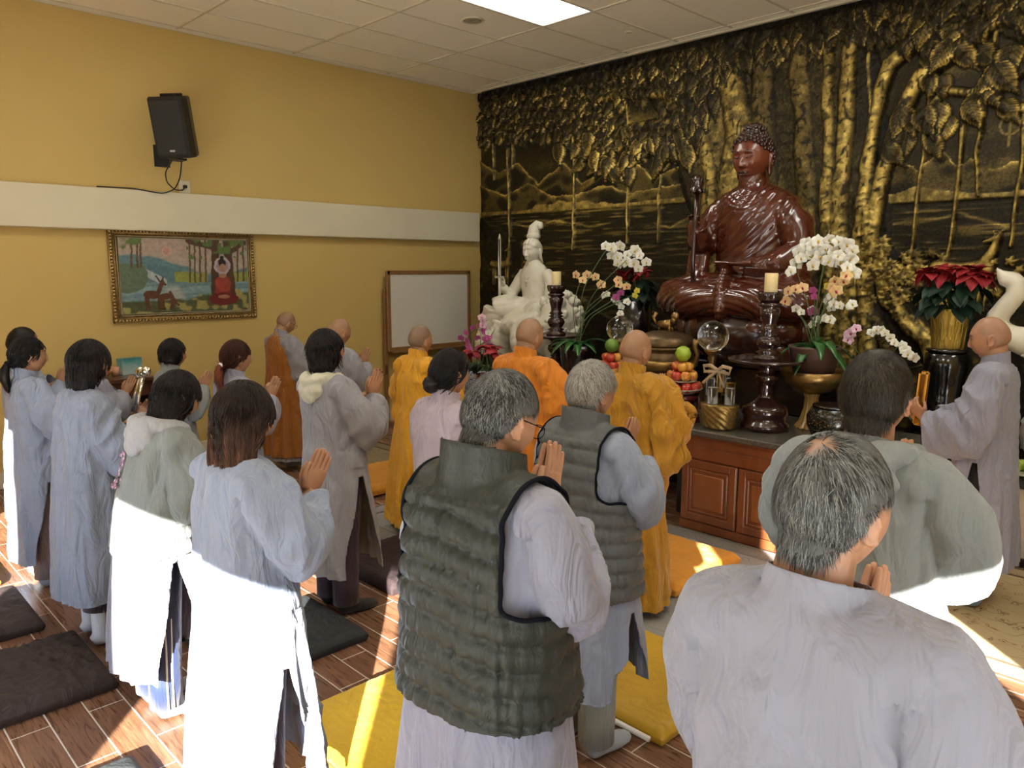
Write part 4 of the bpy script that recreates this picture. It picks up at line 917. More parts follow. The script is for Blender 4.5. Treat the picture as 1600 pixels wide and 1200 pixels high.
            dsp = dsp-.012*np.exp(-((np.abs(x)-.172*wf)/.018)**2)*(z < 1.26)*(z > .95)*(np.abs(y) < .12)*(y < .03)
        V = V+N*dsp[:, None]
        V, F = cut(V, F, zmin-V[:, 2], np.array((0, 0, -1.)), vx)
        if coll:
            nn = nrm((0, .30, 1)); p = np.array((0, -.004, 1.345+coll)); s0 = (V-p)@nn; s0 = np.where(np.hypot(V[:, 0], V[:, 1]) < .13, s0, -1); V, F = cut(V, F, s0, nn, vx)
        for p, d in ends:
            s0 = (V-p)@d; rr = np.linalg.norm((V-p)-np.outer(s0, d), axis=1); s0 = np.where((rr < sl2_*1.5) & (s0 < .1) & (s0 > -.05) & (V[:, 0]*p[0] > -.001), s0, -1); V, F = cut(V, F, s0, d, vx)
        if quilt:
            for s in (-1, 1):
                lim = .150*wf+.5*sstep(1.13, 1.03, V[:, 2])**1.5+.3*sstep(.08, .15, V[:, 1])*(V[:, 2] < 1.22); s0 = np.where((V[:, 2] > 1.03) & (V[:, 2] < 1.5), V[:, 0]*s-lim, -1)
                V, F = cut(V, F, s0, np.array((s*1., 0, 0)), vx)
            E = np.sort(np.concatenate([F[:, [0, 1]], F[:, [1, 2]], F[:, [2, 3]], F[:, [3, 0]]]), axis=1); u_, ct = np.unique(E, axis=0, return_counts=True); E = u_[ct == 1]
            E = E[(np.abs(V[E[:, 0], 0]) > .09) & (V[E[:, 0], 2] > 1.0) & (V[E[:, 1], 2] > 1.0)]; adj = {}
            for a_, b_ in E.tolist(): adj.setdefault(a_, []).append(b_); adj.setdefault(b_, []).append(a_)
            seen = set()
            for st in list(adj):
                if st in seen: continue
                loop = [st]; seen.add(st); cur = st
                while True:
                    nx = [q_ for q_ in adj[cur] if q_ not in seen]
                    if not nx: break
                    cur = nx[0]; seen.add(cur); loop.append(cur)
                if len(loop) < 25: continue
                Q = V[loop]
                for _ in range(8): Q = (np.roll(Q, 1, 0)+2*Q+np.roll(Q, -1, 0))/4
                V[loop] = Q; Q = Q[::2]; ob('armhole_trim', MB().tube(LN(np.concatenate([Q, Q[:1]]))*k, .0052*k, 8, up=(1, 0, 0)), TRIM, root)
        if slit_:
            for side in (1, -1):
                w_ = (.006+.115*sstep(slit_, zmin, V[:, 2])*sk); yc = .02
                s0 = np.where((V[:, 2] < slit_) & (V[:, 0]*side > .06), w_-np.abs(V[:, 1]-yc), -1); dd = np.stack([0*s0, -np.sign(V[:, 1]-yc), 0*s0], 1); V, F = cut(V, F, s0, dd, vx)
        V, F = compact(V, F); o = link(nm, mesh_from(LN(V)*k, F, nm), mat, root); solid(o, th); return o
    if robe: shell(hem, 1.37, 0, True, 'robe', robe, slit_=slit, fold=.35 if vest or under else 1.0)
    if top_hem: shell(top_hem, 1.37, .012, True, 'sweatshirt' if hood else 'jacket', under, coll=collar*.6, sl_=sl*1.16, sl2_=sl2*1.14, fold=.8)
    if vest:
        shell(vest_hem, 1.37, .025, False, 'quilted_vest', vest, quilt=.056, coll=collar+.012, th=.006, vx=min(voxel, .008))
    if kesa:
        shell(hem+.04 if kesa is True else hem+.04, 1.37, .016, False, 'draped_shawl', kesa if kesa is not True else robe, coll=0)
    # --- trousers, socks
    if pants:
        zb = pz
        for s in (-1, 1):
            m = MB().tube([(s*.07, 0, .92), (s*feet[0], .0, .7), (s*feet[0], 0, .45), (s*feet[0], -.01, .2), (s*feet[0], -.01, zb)], [.095, .085, .075, .07, .072], 28)
            v = m.verts(); m.V = [v+np.stack([.006*np.sin(v[:, 2]*60+s+v[:, 1]*30), .006*np.cos(v[:, 2]*47), 0*v[:, 0]], 1)]
            m.V[0] = m.V[0]*k; ob('trouser_leg', m, pants, root)
    for s in (-1, 1):
        m = MB().tube([(s*feet[0], -.012, .20), (s*feet[0], -.012, .10), (s*feet[0], -.014, .06)], [.041, .041, .038], 16)
        m.tube([(s*feet[0], -.056, .030), (s*feet[0], -.03, .045), (s*feet[0], .02, .045), (s*(feet[0]+.01), .09, .032), (s*(feet[0]+.015), .15, .026), (s*(feet[0]+.017), .178, .02)], [.024, .036, .042, .047, .038, .018], 18, r2=[.026, .043, .044, .031, .025, .014])
        v, f = vox(m, .009, 3); v[:, 2] = np.maximum(v[:, 2], .001); link('sock', mesh_from(v*k, f), sock or SOCK, root)
    if hood is not None:
        m = MB()
        m.tube([(-.075, .065, 1.33), (-.105, .02, 1.345), (-.098, -.055, 1.352), (-.055, -.105, 1.345), (0, -.120, 1.335), (.055, -.105, 1.345), (.098, -.055, 1.352), (.105, .02, 1.345), (.075, .065, 1.33)], [.02, .03, .038, .045, .05, .045, .038, .03, .02], 16, r2=[.02, .032, .036, .040, .042, .040, .036, .032, .02])
        m.ell((0, -.115, 1.29), (.115, .048, .060)); m.ell((0, -.135, 1.25), (.07, .03, .05))
        V, F = vox(m, .008, 3); N = normals(V, F); V = V+N*(.006*ridge(V*np.array([10, 16, 18])+seed, 5)+.003*ridge(V*30, 6))[:, None]
        V = (V-np.array((0, -.02, 1.32)))*hs+np.array((0, -.02, 1.32)); link('hood', mesh_from(LN(V)*k, F), hood, root)
    # --- hair (in head space, child object placed by the head matrix)
    def hob(nm, m, mat, attrs=None, V=None, F=None, par=None):
        M_ = HM
        def go(v): return LN(xf(v, M_))*k
        if V is not None: me = mesh_from(go(V), F, nm, True, None, attrs)
        else: me = mesh_from(go(m.verts()), m.F, nm, True, m.mi, attrs)
        return link(nm, me, mat, root)
    if hair:
        kind = hair['kind']; hm = hair['mat']; N = normals(hv, hf)
        mask = hairline(hv, hair.get('recede', 0)); bald = hair.get('bald', 0)
        crown = np.array((0, -.052, .100))
        if bald: bl = np.linalg.norm(hv-crown, axis=1)+.022*(vn(hv*55, 9)-.5); mask = mask*sstep(bald*.5, bald*1.05, bl)
        if kind == 'short':
            off_crown = 1
            keep = (mask[hf] > .5).all(1); off = hair.get('thick', .010); f = hf[keep]
            V = hv+N*(off*(.65+.5*vn(hv*30, seed))*sstep(.4, 1, mask))[:, None]; V, f = compact(V, f)
            m = MB(); m.V.append(V); m.F += f.tolist(); m.mi += [0]*len(f); m.n += len(V)
            gr = [np.full(len(V), 1.035-hm.get('amt', 0))]
            r = np.random.RandomState(seed); pm = sstep(.02, .6, mask) if not bald else np.clip(hairline(hv, hair.get('recede', 0))*(.05+.95*sstep(0, bald*1.2, np.linalg.norm(hv-crown, axis=1))), 0, 1); cand = np.where(pm > r.rand(len(pm)))[0]; K = hair.get('n', 5000); ix = r.choice(cand, K)
            P = hv[ix]+N[ix]*off*.55+r.normal(0, .001, (K, 3)); D = hv[ix]-crown; D /= np.linalg.norm(D, axis=1)[:, None]+1e-6; D = D+np.array(hair.get('comb', (0, .0, 0)))
            gr.append(strands(m, P, N[ix], D, hair.get('len', .028)*(.35+.65*np.maximum(sstep(-.03, .06, P[:, 2]), .55*sstep(-.03, -.06, P[:, 1])))*(1-.72*g1(P[:, 1]+.005, .035)*sstep(.07, .03, P[:, 2])), hair.get('w', .0016), hair.get('lift', .5), .25, seed, hair.get('jit', .35)))
            hob('hair', m, hm, {'grey': np.concatenate(gr)})
        else:
            zl = hair.get('z', -.16); m = MB(); full = kind == 'bob'
            m.ell((0, -.008, .010), (.0800, .1015, .1115), None, 48, 32)
            if full:
                a = np.linspace(0, 2*np.pi, 40, endpoint=False); R = []; wd = hair.get('w', 1)
                for z, rx, ry, cy in ((.05, .0785, .082, -.02), (0, .083, .075, -.026), (-.05, .088*wd, .070, -.032), (zl*.75, .091*wd, .066, -.034), (zl, .088*wd, .058, -.034), (zl-.012, .078*wd, .045, -.034)): R.append(np.stack([rx*np.cos(a), cy+ry*np.sin(a), z+0*a], 1))
                m.rings(R)
                for s_ in (-1, 1): m.ell((s_*.068, -.014, -.012), (.021, .032, .045), None, 20, 14)
            else:
                m.ell((0, -.04, -.03), (.070, .062, .062), None, 30, 20)
            V, F = vox(m, .006, 3); NN = normals(V, F)
            w1 = ridge(np.stack([np.arctan2(V[:, 0], -V[:, 1]-.02)*5.5, V[:, 2]*5, 0*V[:, 0]], 1), seed); w2 = ridge(np.stack([np.arctan2(V[:, 0], -V[:, 1]-.02)*16, V[:, 2]*8, 0*V[:, 0]], 1), seed+1)
            V = V+NN*((.0045*w1+.002*w2)*sstep(.11, .02, V[:, 2]))[:, None]
            # face opening
            fz = hair.get('fringe', .045); yf = hair.get('yf', .040)
            y0 = yf+.30*np.clip(V[:, 2], -.1, .06)*(1 if not full else .4)
            s0 = np.where(V[:, 2] < fz+.012*np.sin(V[:, 0]*90), V[:, 1]-y0, -1); V, F = cut(V, F, s0, np.array((0, 1., 0)), .006)
            if not full:  # hair gathered back : trim under the ears
                zc = np.interp(V[:, 1], [-.1, -.04, .0, .03, .1], [-.075, -.07, -.005, .005, .0]); s0 = np.where(V[:, 1] < .05, zc-V[:, 2], -1); V, F = cut(V, F, s0, np.array((0, 0, -1.)), .006)
            V, F = compact(V, F); NN = normals(V, F); mm = MB(); mm.V.append(V); mm.F += F.tolist(); mm.mi += [0]*len(F); mm.n = len(V); gr = [np.full(len(V), .2)]
            r = np.random.RandomState(seed); K = hair.get('n', 2600); ok = np.where((NN[:, 2] > -.25) & (V[:, 2] > (zl+.035 if full else -.2)))[0]; ix = r.choice(ok, K); cr2 = np.array((0, -.03, .12))
            if full: D = np.stack([V[ix, 0]*2.5, (V[ix, 1]+.02)*2.5, -.55-4*(.1-V[ix, 2])], 1)
            else: tgt = np.array(hair.get('tie', (0, -.10, -.05))); D = tgt-V[ix]
            D = D/np.linalg.norm(D, axis=1)[:, None]
            gr.append(strands(mm, V[ix]-NN[ix]*.001, NN[ix], D, hair.get('len', .055)*(.45+.55*sstep(.09, -.02, V[ix, 2])), .0014, .05, .05, seed, hair.get('jit', .06)))
            o = hob('hair', mm, hm, {'grey': np.concatenate(gr)}); solid(o, .004)
            if kind == 'pony':
                t0 = np.array(hair.get('tie', (0, -.10, -.05))); P = [t0+np.array(p) for p in ((0, .03, .02), (0, -.012, 0), (.0, -.03, -.03), (.004, -.035, -.09), (.0, -.022, -.15), (.0, -.01, -.19))]
                m = MB().tube(P, [.028, .020, .030, .034, .028, .006], 20, r2=[.028, .02, .024, .026, .02, .004]); V = m.verts(); V = V+.002*np.sin(V[:, :1]*900)
                m.V = [V]; D = np.tile((0, 0, -1.), (700, 1)); Vn = V[np.random.RandomState(3).choice(len(V)-2, 700)]; strands(m, Vn, np.tile((0, -1., 0), (700, 1)), D, .05, .0016, .1, 0, 5, .15)
                hob('ponytail', m, hair.get('tail', hm)); hob('hair_tie', MB().tube([t0+np.array((0, -.004, .003)), t0+np.array((0, -.016, -.004))], .0235, 16), hair.get('tiemat', TRIM))
            if kind == 'bun':
                t0 = np.array(hair.get('tie', (0, -.12, -.055))); m = MB().ell(t0, (.040, .036, .043), RX(.5), 30, 20); V = m.verts(); V += .0025*np.sin(V[:, :1]*160+V[:, 2:]*220); m.V = [V]
                hob('bun', m, hm); hob('hair_tie', MB().tube([t0+np.array((0, .034, .026)), t0+np.array((0, .026, .02))], .027, 16), TRIM)
    if glasses:
        m = MB()
        for s in (-1, 1):
            P = [(s*.031+.024*math.cos(t), .103-.12*abs(s*.031+.024*math.cos(t))**1.5, -.002+.017*math.sin(t)) for t in np.linspace(0, 2*np.pi, 25)]; m.tube(P, .0011, 6); m.tube([(s*.055, .098, .004), (s*.074, .080, .006), (s*.080, .0, .008), (s*.080, -.02, -.008)], .0014, 6)
        m.tube([(-.008, .106, .002), (.008, .106, .002)], .0011, 6); hob('glasses', m, TRIM)
    if patch: patch(root, k, LN, HM)
    return root, k, HM
TRIM = plain('black binding', (.004, .005, .009), .8, Specular_IOR_Level=.1); SOCK = fabric('grey sock knit', (.30, .33, .36), .9, .1)
SK_A = m_skin('skin warm', (.41, .215, .125)); SK_B = m_skin('skin tan', (.37, .185, .10)); SK_C = m_skin('skin fair', (.48, .27, .165), (.16, .12, .10)); SK_M = m_skin('skin monk', (.40, .215, .115), (.17, .11, .065))
LAV = fabric('pale lavender robe cloth', (.25, .26, .34)); LAV2 = fabric('pale grey robe cloth', (.225, .232, .285)); BLU = fabric('pale blue grey robe cloth', (.225, .27, .37)); PINK = fabric('pale pink grey cloth', (.34, .28, .32))
GRB = fabric('grey robe cloth', (.25, .25, .28)); STL = fabric('steel blue robe cloth', (.20, .235, .32), var=.1)
YEL = fabric('golden yellow monk cloth', (.62, .30, .005), .7, .5); MUS = fabric('mustard monk cloth', (.42, .205, .006), .75, .5); ORA = fabric('orange monk cloth', (.62, .20, .005), .75, .4); BOR = fabric('brown orange cloth', (.30, .105, .010), .8, .4)
def m_vest(name, c):
    t = NT(name); co = t.co(); t.set(Base_Color=t.ramp(t.noise(co, 6, 3), [(.3, tuple(x*.9 for x in c)), (.7, tuple(x*1.12 for x in c))]), Roughness=.46, Specular_IOR_Level=.3)
    b = t.bump(t.noise(t.co(scale=(1, 1, .45)), 55, 3, .6, 1), .45, .008); t.bump(t.noise(co, 500, 2), .08, .001, b); return t.m
VST = m_vest('olive slate nylon', (.028, .032, .026)); VGR = m_vest('grey nylon', (.085, .094, .096))
HGR = fabric('heather grey fleece', (.19, .215, .215), .95, .2, mottle=.5, mc=(.17, .19, .20)); HOOD = fabric('pale heather hood', (.32, .33, .36), .95, .2, mottle=.3, mc=(.3, .31, .33)); CREAMH = fabric('cream hood cloth', (.50, .49, .38), .9, .2)
DRK = fabric('dark plum trousers', (.035, .016, .03), .8, .2); NAV = fabric('navy track trousers', (.010, .022, .07), .6, .2); BLKT = fabric('black trousers', (.012, .013, .014), .8, .2); TAUP = fabric('taupe trousers', (.24, .19, .20), .85, .3); GRT = fabric('grey sweat trousers', (.24, .27, .25), .9, .4)
H_BLK = m_hair('black hair', (.009, .007, .007)); H_BRN = m_hair('dark brown hair with lighter ends', (.014, .008, .006), tip=(.13, .055, .028), zt=1.40); H_RED = m_hair('reddish brown hair', (.045, .014, .009)); H_TAIL = m_hair('copper hair', (.13, .035, .018))
H_SALT = m_hair('salt and pepper hair', (.012, .012, .012), (.22, .23, .22), .38); H_WHT = m_hair('white grey hair', (.14, .13, .115), (.46, .45, .42), .62); H_DKB = m_hair('black brown hair', (.012, .010, .007), (.050, .040, .028), .5); H_GRY = m_hair('greying hair', (.022, .023, .021), (.20, .21, .20), .48)
FACE = lambda x, y: 0
# row nearest the camera ------------------------------------------------
person('person at the far left edge, only dark hair and a pale shoulder showing', (1.75, -5.66), 1.52, 'f', .92, hair=dict(kind='short', mat=H_BLK, n=1500), skin=SK_A, robe=BLU, pants=BLKT, seed=11, voxel=.014, lowres=True)
person('woman in a pale sunlit robe with a low black ponytail, praying at the left edge', (2.55, -5.80), 1.52, 'f', .95, yaw=.0, pitch=-.02, hair=dict(kind='pony', mat=H_BLK, tie=(0, -.108, -.045), n=1800), skin=SK_A, robe=BLU, slit=.80, hem=.20, pants=TAUP, seed=12, hand=(.03, .25, 1.16), voxel=.011)
person('small dark haired person nearly hidden behind the praying woman with the ponytail', (1.9, -5.27), 1.39, 'f', .8, hair=dict(kind='short', mat=H_RED, n=1500), skin=SK_A, robe=LAV2, seed=13, voxel=.014, lowres=True)
def bars(root, k, LN, HM):
    m = MB()
    for dx in (-.03, .03):
        P = [(dx*1.2-.03, .27, 1.17), (dx-.03, .29, 1.28), (dx*.7-.03, .32, 1.37)]; m.tube(np.array(P)*k, .009, 10)
    m.tube(np.array([(-.03, .27, 1.19), (-.03, .33, 1.39)])*k, .014, 10); m.ell(np.array((-.06, .33, 1.40))*k, .03); m.ell(np.array((.005, .335, 1.41))*k, .026); m.ell(np.array((-.03, .33, 1.395))*k, .024)
    o = ob('handbell', m, plain('chrome metal', (.7, .68, .6), .15, 1)); o.location = root.location; o.rotation_euler = root.rotation_euler; tag(o, 'shiny chrome handbell with twin bars held by the woman with the black bob', 'handbell')
person('woman with a black bob in steel blue robe and pale socks holding chrome bell', (3.56, -5.80), 1.57, 'f', 1.0, lean=.07, yaw=.0, pitch=.06, hair=dict(kind='bob', mat=H_BLK, z=-.135, n=4200, yf=.052, fringe=.03), skin=SK_A, robe=STL, hem=.285, pants=DRK, pz=.245, seed=14, hands='grip', hand=(.05, .25, 1.15), tilt=.9, el=(.22, .10, 1.03), voxel=.010, sl2=.09, patch=bars, sock=fabric('white sock', (.52, .54, .58), .9, .1))
def flowers(root, k, LN, HM):
    m = MB(); r = random.Random(5)
    V = []
    for i in range(46):
        z = 1.20-r.random()*.16; x = -.10+r.gauss(0, .018)-(1.2-z)*.12
        m2 = MB().ell((0, 0, 0), (.009, .002, .009), None, 8, 6); m.join(m2, T((x, -.138, z)))
    m.V = [LN(np.concatenate(m.V))*k]
    t = NT('embroidery'); t.set(Base_Color=t.ramp(t.noise(t.co(), 60, 2), [(.35, (.02, .09, .03)), (.5, (.35, .12, .28)), (.62, (.55, .52, .5)), (.7, (.12, .06, .3))]), Roughness=.7)
    ob('embroidery', m, t.m, root)
def stripes(root, k, LN, HM):
    for s in (1, -1):
        for dy in (-.012, .012): ob('side_stripe', MB().tube(np.array([(s*.162, -.01+dy, .5), (s*.161, -.02+dy, .2), (s*.162, -.02+dy, .075)])*k, .0045, 6), M_WHITE, root)
def p10(root, k, LN, HM): flowers(root, k, LN, HM); stripes(root, k, LN, HM)
person('woman with shoulder length black hair in a grey flowered hoodie over a sunlit pale robe', (4.47, -5.80), 1.51, 'f', 1.02, pitch=.10, lean=.21, hair=dict(kind='bob', mat=H_BLK, z=-.175, w=1.02, n=4500, yf=.045, len=.07, jit=.16), skin=SK_A, robe=LAV2, hem=.25, slit=.85, under=HGR, top_hem=.80, hood=HOOD, pants=NAV, seed=15, voxel=.009, patch=p10)
person('woman with brown tipped shoulder hair in a long pale blue robe, lit white below', (5.43, -5.83), 1.565, 'f', 1.04, pitch=.12, yaw=.0, hair=dict(kind='bob', mat=H_BRN, z=-.185, w=1.05, n=7000, yf=.045, len=.075, jit=.10), skin=SK_A, robe=BLU, hem=.16, slit=.72, pants=DRK, seed=16, voxel=.008, sl=.08, sl2=.095, hand=(.028, .25, 1.18))
person('man in a dark olive quilted vest over a lavender robe, head bowed, with glasses', (6.50, -5.72), 1.72, 'm', .94, turn=.12, pitch=.38, yaw=-.15, hair=dict(kind='short', mat=H_SALT, n=14000, len=.020, w=.0012, thick=.005, lift=.35), skin=SK_A, robe=LAV, hem=.16, slit=.76, vest=VST, vest_hem=.865, pants=BLKT, hsz=.93, seed=17, voxel=.008, sl=.078, sl2=.095, glasses=True, hand=(.028, .21, 1.225), tilt=.30, el=(.200, .05, 1.10))
person('man in a pale lavender robe closest to the camera, grey hair with a bald crown', (7.305, -5.75), 1.695, 'm', .88, pitch=.14, yaw=-.24, hair=dict(kind='short', mat=H_GRY, n=20000, len=.032, w=.0011, thick=.005, bald=.046, lift=.2, jit=.22, recede=.005), skin=SK_A, robe=LAV2, hem=.16, pants=BLKT, stub=.5, hsz=.92, seed=18, voxel=.008, sl=.078, sl2=.10, collar=.030, amp=1.5, hand=(.028, .17, 1.18), el=(.19, .06, 1.05))
# middle row -------------------------------------------------------------
person('woman with short black hair in grey, mostly hidden in the second row', (2.25, -4.86), 1.43, 'f', .95, pitch=.05, hair=dict(kind='bob', mat=H_BLK, z=-.06, n=2500, yf=.04), skin=SK_A, robe=HGR, seed=21, voxel=.012)
person('woman with a reddish brown low ponytail and white collar in the second row', (3.17, -4.81), 1.48, 'f', .9, pitch=.0, hair=dict(kind='pony', mat=H_RED, tail=H_TAIL, tie=(0, -.10, -.05), n=2200, tiemat=M_WHITE), skin=SK_C, robe=LAV, seed=22, voxel=.012)
person('woman with windblown black hair and cream hood over a long grey robe, red nails', (4.14, -4.70), 1.60, 'f', 1.0, lean=-.07, pitch=-.05, yaw=.0, hair=dict(kind='bob', mat=H_BLK, z=-.095, n=3500, yf=.030, jit=.22, w=.92), skin=SK_A, robe=GRB, hem=.275, slit=.92, hood=CREAMH, hs=.88, pants=DRK, seed=23, nailc=1, voxel=.009, hand=(.03, .27, 1.19), sock=BLKT, sl=.08, sl2=.10)
person('woman with a low black bun in a pale pink grey robe', (5.02, -4.62), 1.55, 'f', 1.0, pitch=.10, hair=dict(kind='bun', mat=H_BLK, tie=(0, -.118, -.055), n=3000), skin=SK_A, robe=PINK, seed=24, voxel=.010)
person('white haired man in a light grey quilted vest, robe and grey socks', (5.93, -4.68), 1.575, 'm', 1.02, pitch=.10, yaw=-.1, hair=dict(kind='short', mat=H_WHT, n=11000, len=.044, w=.0014, thick=.005, lift=.85, jit=.5), skin=SK_B, robe=BLU, hem=.33, slit=.70, vest=VGR, vest_hem=.72, pants=GRT, seed=25, voxel=.009, sl=.078, sl2=.10, hand=(.028, .24, 1.20))
person('large man in a heather grey hoodie, sunlit below the shoulders, seen from behind', (6.985, -4.72), 1.70, 'm', .99, pitch=.10, yaw=.05, hair=dict(kind='short', mat=H_DKB, n=16000, len=.040, w=.0013, thick=.008, lift=.5, jit=.38), skin=SK_B, robe=HGR, hem=.62, hood=HGR, pants=BLKT, seed=26, voxel=.009, sl=.085, sl2=.10, collar=.03)
# monks in the front row --------------------------------------------------
person('monk with glasses in a brown orange shawl over grey, by the yellow wall', (1.05, -3.38), 1.51, 'm', 1.0, pitch=.42, zf=.017, skin=SK_M, stub=.55, robe=GRB, kesa=BOR, hem=.1, seed=31, voxel=.012, glasses=True, hands='grip', hand=(.04, .28, 1.02), tilt=1.2, sl=.09, sl2=.14)
person('nun with shaved head mostly hidden behind the woman with the cream hood', (2.40, -3.60), 1.51, 'm', .95, pitch=.12, zf=.017, skin=SK_M, stub=.35, robe=GRB, seed=32, voxel=.013)
person('monk with dark cropped hair in a bright golden yellow robe near the whiteboard', (3.43, -3.57), 1.51, 'm', 1.06, pitch=.0, zf=.017, skin=SK_M, stub=.9, robe=YEL, hem=.06, seed=33, voxel=.010, amp=1.5, sl=.085, sl2=.19, collar=.06)
person('shaven monk in a bright orange robe in front of the white statue', (4.37, -3.43), 1.60, 'm', 1.06, pitch=.16, zf=.017, skin=SK_M, stub=.45, robe=ORA, hem=.06, seed=34, voxel=.010, amp=1.4, sl=.085, sl2=.17, collar=.055, hands='grip', hand=(.04, .25, 1.12), tilt=.8)
person('monk in a long mustard robe standing before the altar cabinet', (5.24, -3.47), 1.575, 'm', 1.0, pitch=.08, yaw=-.1, zf=.017, skin=SK_M, stub=.35, robe=MUS, hem=.05, seed=35, voxel=.009, amp=2.1, flare=.85, sl=.085, sl2=.20, collar=.06, sock=fabric('blue grey sock', (.22, .28, .36), .9, .1))
def clapper(root, k, LN, HM):
    m = MB().box((0, 0, 0), (.075, .05, .32), bev=.012); m2 = MB().join(m, T(np.array((-.0, .335, 1.12))*k, RX(.05)))
    o = ob('wooden_clapper', m2, plain('yellow lacquered wood', (.62, .27, .02), .4)); o.location = root.location; o.rotation_euler = root.rotation_euler; tag(o, 'upright yellow wooden block held by the shaven man on the right', 'wooden block')
    ob('scarf', MB().tube(LN(np.array([(.03, .045, 1.35), (.055, .0, 1.375), (.03, -.052, 1.40), (-.03, -.052, 1.40), (-.055, .0, 1.375), (-.03, .045, 1.35)]))*k, .014, 10), TRIM, root)
    m = MB().tube(LN(np.array([(0, 0, .74), (0, 0, .95)]))*k, .125, 24, r2=.085); ob('pink_shirt', m, fabric('pink cloth', (.55, .16, .22)), root)
person('shaven old man in a long lavender robe holding an upright yellow wooden block', (6.63, -2.02), 1.65, 'm', 1.0, turn=math.radians(97), pitch=.14, yaw=-.0, zf=.017, skin=SK_A, stub=.35, robe=LAV, hem=.255, slit=.93, pants=BLKT, seed=41, voxel=.009, hands='grip', hand=(.045, .30, 1.00), tilt=.7, el=(.225, .06, 1.02), sl=.08, sl2=.12, patch=clapper, sock=fabric('blue sock', (.16, .24, .34), .9, .1))
# ================================================================ altar
M_BLKW = gloss('black lacquered wood', (.006, .004, .004), .25, (.012, .008, .007)); M_CHER = gloss('cherry cabinet wood', (.135, .038, .014), .32, (.24, .080, .028), 5, .3, (1, 1, .25))
M_DKW = gloss('dark turned wood', (.020, .006, .006), .16, (.035, .011, .010), 6, .7)
def m_granite():
    t = NT('granite top'); co = t.co(); t.set(Base_Color=t.ramp(t.noise(co, 180, 4, .8), [(.35, (.03, .028, .022)), (.6, (.12, .11, .09)), (.75, (.22, .20, .16))]), Roughness=.22); return t.m
M_GRA = m_granite()
o = empty('altar_worktop', (4.2, -1.6, .755), 0, 'dark speckled stone worktop carrying the candle stands, fruit and gift basket', 'worktop')
ob('slab', MB().box((.535, -.08, 0), (2.79, 1.0, .045), bev=.008).box((-1.305, .03, 0), (.89, .74, .045), bev=.008), M_GRA, o, False)
cab = empty('altar_cabinet', (5.4, -1.62, 0), 0, 'reddish cherry wood altar cabinet with raised panel doors on the pale carpet', 'cabinet')
ob('body', MB().box((0, -.03, .39), (1.38, .92, .68)).box((0, -.01, .04), (1.34, .84, .06)), M_CHER, cab, False)
m = MB().box((0, -.50, .69), (1.40, .03, .085), bev=.008).box((0, -.505, .725), (1.42, .035, .022), bev=.006).box((0, -.505, .60), (1.40, .03, .10), bev=.01).box((0, -.495, .045), (1.39, .03, .07), bev=.005)
ob('cornice', m, M_CHER, cab, False)
for i in range(3):
    x = -.69+.23+i*.46; w, h, zc = .445, .46, .315
    d = ob('door', MB().box((x, -.500, zc), (w, .022, h), bev=.004), M_CHER, cab, False)
    m = MB()
    for s in (-1, 1): m.box((x+s*(w/2-.03), -.513, zc), (.055, .014, h), bev=.005); m.box((x, -.513, zc+s*(h/2-.03)), (w-.1, .014, .055), bev=.005); m.box((x+s*(w/2-.075), -.511, zc), (.016, .016, h-.14), bev=.005); m.box((x, -.511, zc+s*(h/2-.075)), (w-.16, .016, .016), bev=.005)
    ob('door_moulding', m, M_CHER, d, False)
    ob('raised_panel', MB().box((x, -.510, zc), (w-.20, .016, h-.20), bev=.007), gloss('lighter cherry panel', (.20, .066, .022), .3, (.34, .125, .042), 4, .3, (1, 1, .3)), d, False)
lc = empty('side_altar_table', (3.3, -1.5, 0), 0, 'low dark wooden table left of the cherry cabinet under the stone worktop', 'table')
ob('top_board', MB().box((0.275, -.08, .70), (2.10, .55, .05), bev=.01), M_BLKW, lc, False)
for sx in (-.70, 1.22):
    for sy in (-.30, .14): ob('leg', MB().box((sx, sy, .34), (.09, .07, .68), bev=.012), M_BLKW, lc, False)
ob('apron', MB().box((.275, -.33, .62), (1.9, .03, .12), bev=.01), M_BLKW, lc, False)
pf = empty('altar_platform', (4.5, -.68, 0), 0, 'black raised platform under the large wooden seated figure', 'platform')
ob('body', MB().box((0, .05, .56), (2.3, 1.0, 1.12), bev=.02), M_BLKW, pf, False); ob('top_moulding', MB().box((0, .05, 1.13), (2.36, 1.04, .04), bev=.012), M_BLKW, pf, False)

